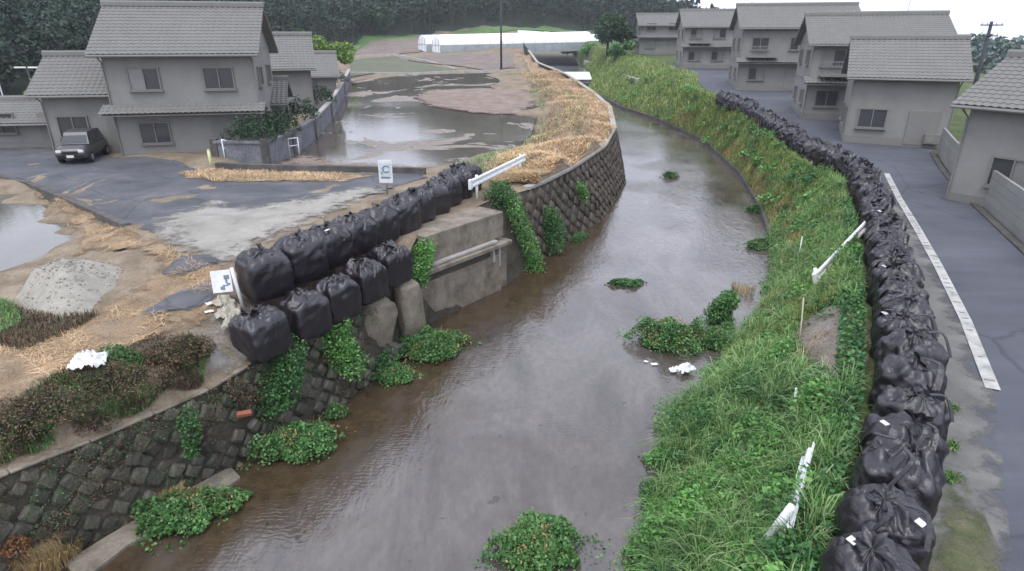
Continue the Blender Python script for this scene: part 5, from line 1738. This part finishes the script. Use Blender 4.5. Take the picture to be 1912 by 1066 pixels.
def tufts(xy, per, ln_, wd, spread, seed, bend=1.0):
    """clumps of arching blades, each clump leaning its own way"""
    r = np.random.default_rng(seed)
    out = []
    c = put(xy)
    sz = r.uniform(.55, 1.3, len(c))
    n = len(c) * per
    base = np.repeat(c, per, 0); s_ = np.repeat(sz, per)
    off = r.normal(0, spread, (n, 3)); off[:, 2] = 0
    root = base + off
    L = ln_ * s_ * r.uniform(.5, 1.2, n)
    az = np.repeat(r.uniform(0, 6.28, len(c)), per) + r.normal(0, 1.1, n)
    d = np.stack([np.cos(az), np.sin(az), np.zeros(n)], 1) + off / spread * .3
    b = bend * r.uniform(.15, 1.3, n)
    up = np.array([0, 0, 1.0])
    w = wd * r.uniform(.6, 1.4, n)
    side = np.stack([-d[:, 1], d[:, 0], np.zeros(n)], 1); side /= np.linalg.norm(side, axis=1, keepdims=True)
    sw = side * (w / 2)[:, None]
    m1 = root + up * (L * .5)[:, None] + d * (L * .10 * b)[:, None]
    m2 = root + up * (L * (.85 - .16 * b))[:, None] + d * (L * .36 * b)[:, None]
    tp = root + up * (L * (1.0 - .50 * b))[:, None] + d * (L * .74 * b)[:, None]
    V = np.stack([root - sw * .7, root + sw * .7, m1 - sw, m1 + sw, m2 - sw * .8, m2 + sw * .8, tp], 1).reshape(-1, 3)
    i = np.arange(n)[:, None] * 7
    Fc = np.stack([i + np.array([f]) for f in ([0, 1, 3], [0, 3, 2], [2, 3, 5], [2, 5, 4], [4, 5, 6])], 1).reshape(-1, 3)
    return V, Fc


parts = []
xy, tv = bank_xy(15000, 2.5, 13, 101, -.02, .93)
xy = clumpy(xy[not_bare(xy)], 1.3, -.22, 3)
parts.append(blades(put(xy), .36, .014, .9, 1, (-.15, -.1, 0)))
xy, tv = bank_xy(1500, 2.5, 14, 121, -.03, .94)
parts.append(tufts(clumpy(xy[not_bare(xy)], 1.0, -.25, 13), 26, .62, .015, .06, 31))
xy, tv = bank_xy(16000, 12, 26, 102, .02, .97)
xy = clumpy(xy[not_bare(xy)], 1.1, -.25, 4)
parts.append(blades(put(xy), .36, .018, .9, 2))
xy, tv = bank_xy(1300, 12, 30, 122, .02, .97)
parts.append(tufts(clumpy(xy[not_bare(xy)], .8, -.2, 14), 22, .55, .02, .08, 32))
tag(link('grass', fast_mesh('grass', *merge(parts), MT['blade_green'])), 'tall green grass on the near right bank', 'grass', kind='stuff')
parts = []
xy, tv = bank_xy(46000, 15, 62, 103, .06, .99, 1.5)
xy = clumpy(xy, .7, -.3, 5)
parts.append(blades(put(xy), .46, .026, .8, 3))
xy, tv = bank_xy(26000, 50, 130, 104, .03, 1.6, 1.3)
parts.append(blades(put(xy), .55, .06, .8, 4))
tag(link('grass', fast_mesh('grass', *merge(parts), MT['blade_fresh'])), 'fresh bright grass on the upper right bank', 'grass', kind='stuff')
parts = []
xy, tv = bank_xy(24000, 17, 66, 105, .08, .46, 1.4)
xy = clumpy(xy, .8, -.12, 6)
parts.append(blades(put(xy), .45, .022, .7, 5))
xy, tv = bank_xy(5000, 3, 20, 106, .1, .95)
xy = clumpy(xy, 1.2, .1, 7)
parts.append(blades(put(xy), .4, .010, 1.0, 6))
xyb = rand_in(bare, 700, 9)
parts.append(blades(put(xyb), .3, .010, 1.0, 7, None, .8))
tag(link('dry_grass', fast_mesh('dry_grass', *merge(parts), MT['blade_dry'])), 'tan dry grass streaks on the right bank', 'dry grass', kind='stuff')
# broad-leaved weeds, mostly near
parts = []
xy, tv = bank_xy(15000, 2.5, 14, 107, -.03, .97)
xy = clumpy(xy[not_bare(xy)], 1.6, -.05, 8)
r_ = np.random.default_rng(5)
parts.append(leafs(put(xy) + np.stack([r_.normal(0, .04, len(xy)), r_.normal(0, .04, len(xy)), r_.uniform(.08, .42, len(xy))], 1), .085, 11, .6, .8))
xy, tv = bank_xy(9000, 3, 24, 108, .86, 1.0)
parts.append(leafs(put(xy) + np.stack([np.zeros(len(xy)), np.zeros(len(xy)), r_.uniform(.03, .40, len(xy))], 1), .095, 12, .75, 1.0))
xy, tv = bank_xy(6000, 14, 60, 109, .1, .98, 1.4)
xy = clumpy(xy, .6, .05, 12)
parts.append(leafs(put(xy) + np.stack([np.zeros(len(xy)), np.zeros(len(xy)), r_.uniform(.05, .45, len(xy))], 1), .13, 13, .6, .8))
tag(link('weeds', fast_mesh('weeds', *merge(parts), MT['leaf_weed'])), 'broad-leaved weeds among the bank grass', 'weeds', kind='stuff')
parts = []
xy, tv = bank_xy(3500, 9, 20, 110, .5, .98)
xy = clumpy(xy, .9, .18, 15)
parts.append(leafs(put(xy) + np.stack([np.zeros(len(xy)), np.zeros(len(xy)), r_.uniform(.02, .3, len(xy))], 1), .06, 14, .5, .5))
tag(link('rusty_weeds', fast_mesh('rusty_weeds', *merge(parts), MT['leaf_rust'])), 'rust-brown weed patches behind the bent guardrail', 'weeds', kind='stuff')
shrub('broad_plant', 'leafy bright plant right beside the second roadside bag', 'plant', U(1575, 985, hR), .35, .35, .5, 700, .10, 'leaf_vine', 80, 8)
shrub('broad_plant', 'dark green plant overhanging the river at the near grass edge', 'plant', P(1228, 935, .0), .38, .55, .42, 1100, .08, 'leaf_weed', 81, 8)
shrub('broad_plant', 'pale leafy plant between two guardrails on the right bank', 'plant', U(1505, 760, hR), .3, .3, .4, 500, .10, 'leaf_vine', 82, 8)
def mounds(n, y0, y1, t0, t1, rad, hgt, per, size, seed, up=.6):
    r = np.random.default_rng(seed)
    xy, tv = bank_xy(n, y0, y1, seed, t0, t1, 1.2)
    xy = xy[not_bare(xy)]
    out = []
    for i, c in enumerate(put(xy)):
        k = r.uniform(.6, 1.35)
        p = dome_pts(int(per * k), rad * k, rad * k * r.uniform(.7, 1.1), hgt * k, seed * 100 + i, .6, .6)
        out.append(leafs(p + c, size * r.uniform(.8, 1.25), seed * 100 + i, r.uniform(.35, .75), up))
    return merge(out)
tag(link('weeds', fast_mesh('weeds', *merge([mounds(70, 3, 13.5, -.06, .9, .34, .62, 300, .085, 31), mounds(26, 3, 14, -.10, .06, .36, .4, 320, .075, 32), mounds(40, 14, 30, .0, .95, .40, .45, 150, .11, 33), mounds(36, 28, 90, .05, .95, .7, .6, 110, .2, 34)]), MT['leaf_vine'])), 'bright leafy weed mounds on the right bank', 'weeds', kind='stuff')
tag(link('weeds', fast_mesh('weeds', *merge([mounds(50, 3, 13.5, -.05, .95, .30, .55, 280, .08, 41), mounds(20, 13, 40, .3, 1.0, .45, .45, 150, .12, 42), mounds(18, 30, 90, .5, 1.0, .8, .6, 110, .2, 43)]), MT['leaf_weed'])), 'dark leafy weed mounds on the right bank', 'weeds', kind='stuff')
# small weeds at the road side of the bags
for i, (px, lb) in enumerate([((1770, 765), 'small weed at the bag foot beside the end of the white line'), ((1768, 835), 'small weed at the bag foot just below the others'), ((1765, 895), 'larger weed at the bag foot nearest the mossy verge')]):
    tuft('roadside_weed', lb, 'weed', U(*px, roadz), .14, .14, 160, .22, .02, 'blade_green', 90 + i, .9, 'weeds at the foot of the roadside bags')

# straw on the left: levee, verge and path
parts = []
def putL(xy, zoff=.05): return np.concatenate([xy, (hL(xy[:, 0], xy[:, 1]) + zoff)[:, None]], 1)
r_ = np.random.default_rng(77)
n = 26000
Yv = 26.5 + 60 * r_.uniform(0, 1, n) ** 1.6
Xv = XT(Yv) - .1 - r_.uniform(0, 1, n) ** 1.2 * np.interp(Yv, [26, 30, 40, 90], [1.5, 4.0, 5.5, 4.5])
parts.append(blades(putL(np.stack([Xv, Yv], 1)), .42, .030, .9, 21, None, .6))
pw = [U(x, y, hL) for x, y in [(0, 650), (80, 622), (220, 560), (310, 490), (270, 468), (200, 470), (150, 445), (60, 358), (180, 408), (260, 440), (400, 510), (430, 560), (330, 620), (220, 660), (100, 712), (0, 750)]]
xy = rand_in(pw, 12000, 31); xy = clumpy(xy, .8, -.02, 2)
parts.append(blades(putL(xy), .22, .009, .8, 22, None, .85))
pw = [U(x, y, hL) for x, y in [(335, 326), (400, 318), (640, 326), (640, 338), (520, 340), (400, 341)]]
parts.append(blades(putL(rand_in(pw, 2500, 32)), .25, .02, .8, 23, None, .6))
tag(link('straw', fast_mesh('straw', *merge(parts), MT['straw_blade'])), 'cut orange straw lying on the levee and path', 'straw', kind='stuff')
parts = []
n = 9000
Yv = 27 + 60 * r_.uniform(0, 1, n) ** 1.4
Xv = XT(Yv) - r_.uniform(2.0, 6.0, n)
xy = clumpy(np.stack([Xv, Yv], 1), .35, -.05, 4)
parts.append(blades(putL(xy), .30, .03, .8, 24, None, .3))
pw = [U(x, y, hL) for x, y in [(0, 800), (60, 740), (200, 690), (340, 640), (400, 660), (380, 725), (262, 775), (100, 838), (0, 880)]]
xy = clumpy(rand_in(pw, 5000, 33), 1.1, .0, 6)
parts.append(blades(putL(xy), .25, .014, .9, 25))
xy = rand_in([U(x, y, hL) for x, y in [(0, 570), (30, 580), (45, 610), (0, 640)]], 1200, 34)
parts.append(blades(putL(xy), .3, .015, .9, 26))
tag(link('verge_grass', fast_mesh('verge_grass', *merge(parts), MT['blade_green'])), 'thin green grass on the levee side and left bank', 'grass', kind='stuff')
parts = []
xy = rand_in(pw, 7000, 35); xy = clumpy(xy, 1.0, -.1, 9)
parts.append(blades(putL(xy), .28, .014, .9, 27))
xy = rand_in([U(x, y, hL) for x, y in [(30, 580), (110, 600), (190, 590), (120, 630), (40, 660), (0, 650), (0, 590)]], 2500, 36)
parts.append(blades(putL(xy), .25, .014, .9, 28))
# dry stems on the wall face edge
tag(link('dead_undergrowth', fast_mesh('dead_undergrowth', *merge(parts), MT['leaf_dead'])), 'dead brown undergrowth on the left bank', 'undergrowth', kind='stuff')

# gravel pile by the left paddy
gp = [U(x, y, hL) for x, y in [(25, 555), (60, 500), (110, 480), (180, 488), (235, 500), (215, 540), (170, 590), (120, 615), (60, 610)]]
A = np.array([(p.x, p.y) for p in gp]); ctr = A.mean(0)
n = 60; V = []
for j in range(16):
    q_ = j / 15
    for k in range(n):
        a = 2 * math.pi * k / n
        f_ = k / n * len(gp); i0 = int(f_) % len(gp); i1 = (i0 + 1) % len(gp); t_ = f_ - int(f_)
        b = A[i0] * (1 - t_) + A[i1] * t_
        p = ctr + (b - ctr) * q_
        z = float(hL(p[0:1], p[1:2])[0]) - .05 + .80 * (1 - q_ ** 1.25) + .10 * noise.fractal((p[0] * 2, p[1] * 2, 0), 1, 2, 4) * (1 - q_)
        V.append((p[0], p[1], z))
gme = fast_mesh('gravel_pile', V, grid_faces(16, n, True), MT['gravel'], True)
groot = tag(link('gravel_pile', gme), 'heap of grey gravel between the left paddy and the straw path', 'gravel pile')
r_ = np.random.default_rng(8)
V = np.array(V)
st = []
for k in r_.integers(0, len(V), 900):
    c = V[k] + r_.normal(0, .06, 3) * np.array([1, 1, .0]); s = r_.uniform(.012, .035)
    st.append((np.array([[1, 0, 0], [-1, 0, 0], [0, 1, 0], [0, -1, 0], [0, 0, 1], [0, 0, -1]]) * s * r_.uniform(.6, 1.3, (6, 1)) + c, np.array([[0, 2, 4], [2, 1, 4], [1, 3, 4], [3, 0, 4], [2, 0, 5], [1, 2, 5], [3, 1, 5], [0, 3, 5]])))
tag(link('pebbles', fast_mesh('pebbles', *merge(st), MT['gravel']), groot), kind='stuff')

# white edge line with cross ribs
def offs(p, i, pts, d):
    t_ = (pts[min(i + 1, len(pts) - 1)] - pts[max(i - 1, 0)]); t_.z = 0; t_.normalize()
    return p + Vector((t_.y, -t_.x, 0)) * d
LNd = []
for a, b in zip(LN[:-1], LN[1:]):
    k = max(1, int((b - a).length / .5)); LNd += [a.lerp(b, j / k) for j in range(k)]
LNd.append(LN[-1])
V = []
for i, p in enumerate(LNd):
    for d in (-.125, .125):
        w_ = offs(p, i, LNd, d); V.append((w_.x, w_.y, float(roadz(w_.x, w_.y)) + .045))
tag(link('edge_line', fast_mesh('edge_line', V, grid_faces(len(LNd), 2), MT['road_paint'])), 'worn white edge line with cross ribs on the right road', 'road marking')
el = bpy.data.objects['edge_line']
rp = resample(LN, .36)
q = MB(); q.box((0, 0, 0), (.26, .03, .012)); RIB = q.mesh('rib', MT['rib_dark'])
for i, p in enumerate(rp[1:46]):
    if random.random() < .35: continue
    t_ = rp[min(i + 2, len(rp) - 1)] - rp[i]
    link('rib', RIB, el, (p.x, p.y, float(roadz(p.x, p.y)) + .052), (0, 0, math.atan2(t_.y, t_.x) - math.pi / 2 + random.uniform(-.1, .1)), (random.uniform(.25, .7), 1, 1))

# ------------------------------------------------------------------ trees and woods
def crown_pts(r, n, rx, h0, h1, kind):
    u = r.uniform(0, 1, n); a = r.uniform(0, 2 * np.pi, n)
    if kind == 'cedar':
        rad = rx * (1 - u) ** .8 + .15; rad *= .75 + .35 * r.uniform(0, 1, n)
        return np.stack([np.cos(a) * rad, np.sin(a) * rad, h0 + (h1 - h0) * u], 1)
    k = 7
    lc = np.stack([r.normal(0, .42, k) * rx, r.normal(0, .42, k) * rx, h0 + (h1 - h0) * r.uniform(.25, .85, k)], 1)
    lr = rx * r.uniform(.35, .62, k)
    i = r.integers(0, k, n)
    d = r.normal(0, 1, (n, 3)); d /= np.linalg.norm(d, axis=1, keepdims=True)
    return lc[i] + d * (lr[i] * r.uniform(.6, 1.05, n))[:, None] * np.array([1, 1, .8])


def tree(label, loc, hgt, rx, trunk, n, size, m, seed, kind='broad', name='tree', group=None):
    root = tag(empty(name, loc), label, 'tree', group)
    r = np.random.default_rng(seed)
    q = MB()
    q.tube([(0, 0, -.5), (.05, .02, hgt * .4), (.1, 0, hgt * .8)], [trunk, trunk * .7, trunk * .2], 8)
    for k in range(6):
        a = r.uniform(0, 6.28); z0 = hgt * r.uniform(.25, .6)
        q.tube([(0.05, 0, z0), (math.cos(a) * rx * .35, math.sin(a) * rx * .35, z0 + hgt * .12), (math.cos(a) * rx * .75, math.sin(a) * rx * .75, z0 + hgt * .22)], [trunk * .4, trunk * .25, trunk * .08], 5)
    q.build('trunk', MT['bark'], root, True)
    V, Fc = leafs(crown_pts(r, n, rx, hgt * .22, hgt, kind), size, seed, .8, .3)
    link('crown', fast_mesh('crown', V, Fc, MT[m]), root)


p = U(1133, 108, hR); tree('dark leafy tree at the right end of the greenhouses', p, (15 - 0) * .0 + (PD(1133, 18, p.y).z - p.z), 3.6, .25, 4500, .55, 'leaf_tree', 201)
p = U(632, 146, hL); hh = PD(625, 68, p.y).z - p.z
tree('bright green rounded tree at the far corner of the plot wall', p + Vector((-.6, .5, 0)), hh, 2.6, .14, 3200, .40, 'leaf_bright', 202)
p = PD(100, 190, 47); p.z = float(hL(p.x, p.y)); tree('small yellow-green tree between the two white barriers', p, PD(100, 140, 47).z - p.z, 1.6, .09, 1400, .30, 'leaf_bright', 203)
p = U(690, 62, hL); tree('bluish rounded bush on the meadow slope left of the greenhouses', p, 6.0, 5.5, .2, 2400, .8, 'leaf_tree', 204)
p = U(812, 47, hL); tree('small dark bush at the forest edge above the greenhouses', p, 4.2, 2.6, .15, 1000, .7, 'leaf_tree', 205)
p = U(560, 88, hL); tree('low green bush left of the bright rounded tree', p, 3.2, 3.4, .1, 1600, .55, 'leaf_vine', 206)
for i, (px, lb) in enumerate([((1095, 108), 'low green bush at the far bend of the river'), ((1060, 105), 'dark low bush behind the weir pool'), ((1150, 112), 'pale bamboo-like bush at the foot of the dark tree')]):
    p = U(*px, hR); tree(lb, p, 2.6, 2.0, .06, 1100, .4, ['leaf_vine', 'leaf_tree', 'leaf_weed'][i], 210 + i, name='bush')
# hedge on the plot wall
for i in range(6):
    p = WB[1].lerp(WB[4], i / 5.5) if False else [WB[1], WB[1].lerp(WB[2], .5), WB[2], WB[3], WB[4], WB[5]][i]
    pts = dome_pts(900, 1.3, .8, 1.5, 300 + i, .6)
    V, Fc = leafs(pts, .16, 300 + i, .7, .5)
    tag(link('hedge_bush', fast_mesh('hedge_bush', V, Fc, MT['leaf_tree']), None, p + Vector((-.9, .6, 1.1))), ['hedge bush nearest the road behind the plot wall', 'second hedge bush behind the plot wall from the road', 'third hedge bush behind the plot wall from the road', 'fourth hedge bush behind the plot wall from the road', 'fifth hedge bush behind the plot wall from the road', 'farthest hedge bush behind the plot wall'][i], 'hedge', 'hedge bushes on the plot wall')

# wooded hills
hx, hy = np.meshgrid(np.arange(-230, 160, 3.0), np.arange(30, 420, 3.0))
hf = foot_dist(hx, hy).reshape(hx.shape)
hz_ = hL(hx, hy) + np.where(hf > .3, .25, -.6)
hfc = grid_faces(*hx.shape); hfc = hfc[(hf.ravel()[hfc] > .05).any(1)]
tag(link('hillside', fast_mesh('hillside', np.stack([hx, hy, hz_], -1), hfc, MT['forest_floor'], True)), kind='structure')
r_ = np.random.default_rng(404)
parts = []; cnt = 0
cand = []
for X in np.arange(-190, 130, 4.0):
    for Y in np.arange(35, 320, 4.0):
        cand.append((X + r_.uniform(-2, 2), Y + r_.uniform(-2, 2)))
cand = np.array(cand)
fd = foot_dist(cand[:, 0], cand[:, 1])
ok = (fd > 1.0) & (fd < np.where(cand[:, 0] > -30, 40, 60))
cand = cand[ok]; fd = fd[ok]
zz = hL(cand[:, 0], cand[:, 1])
zz = np.where(cand[:, 0] > 45, farz(205) + (zz - farz(205)) * .25, zz)
trunk_parts = MB()
for (X, Y), z, f_ in zip(cand, zz, fd):
    hg = r_.uniform(8, 14) if X > -30 else r_.uniform(6, 10)
    if X > 50: hg *= max(.25, 1 - (X - 50) / 55.0)
    x0, y0, zc = PJ(X, Y, z + hg)
    x1, y1, _ = PJ(X, Y, z)
    if zc < 5 or x0 < -150 or x0 > 1480 or y1 < -40 or (y0 > 1000): continue
    sz = max(.42, Y * .0042)
    k = int(np.clip(60000 / Y ** 1.15 * (1.2 if f_ < 14 else .7), 110, 620))
    kind = 'cedar' if r_.uniform() < .3 else 'broad'
    pts = crown_pts(r_, k, hg * (.22 if kind == 'cedar' else .42), hg * .12, hg, kind) + np.array([X, Y, z])
    parts.append(leafs(pts, sz, cnt, .85, .3)); cnt += 1
    if f_ < 6: trunk_parts.tube([(X, Y, z - .5), (X, Y, z + hg * .6)], [.2, .1], 5, False)
tag(link('forest', fast_mesh('forest', *merge(parts), MT['leaf_forest'])), 'dark mixed forest on the hills behind the fields', 'forest', kind='stuff')
tag(trunk_parts.build('forest_trunks', MT['bark']), 'trunks at the edge of the forest', 'forest', kind='stuff')
# low blue hills at the far right
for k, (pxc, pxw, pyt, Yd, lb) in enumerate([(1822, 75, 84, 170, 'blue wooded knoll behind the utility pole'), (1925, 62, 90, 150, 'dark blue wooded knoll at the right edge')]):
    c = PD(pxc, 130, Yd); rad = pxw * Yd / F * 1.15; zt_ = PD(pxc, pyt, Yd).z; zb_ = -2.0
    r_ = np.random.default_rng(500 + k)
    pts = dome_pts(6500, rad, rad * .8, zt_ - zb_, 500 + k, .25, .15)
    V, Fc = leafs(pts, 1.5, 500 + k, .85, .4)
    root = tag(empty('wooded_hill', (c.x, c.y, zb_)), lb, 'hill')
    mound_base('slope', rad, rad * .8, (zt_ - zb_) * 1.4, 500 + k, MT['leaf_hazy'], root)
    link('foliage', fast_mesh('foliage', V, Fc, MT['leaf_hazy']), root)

# ------------------------------------------------------------------ moist air over the valley
m, nt, ns, ln, bs = newmat('haze')
ns.remove(bs)
pv = N(nt, 'ShaderNodeVolumePrincipled')
pv.inputs['Color'].default_value = (.90, .93, 1.0, 1)
pv.inputs['Density'].default_value = .00035
ln.new(pv.outputs[0], ns['Material Output'].inputs['Volume'])
q = MB(); q.box((0, 300, 29.25), (900, 800, 63.5))
tag(q.build('haze', m), 'thin haze filling the valley', 'haze', kind='stuff')
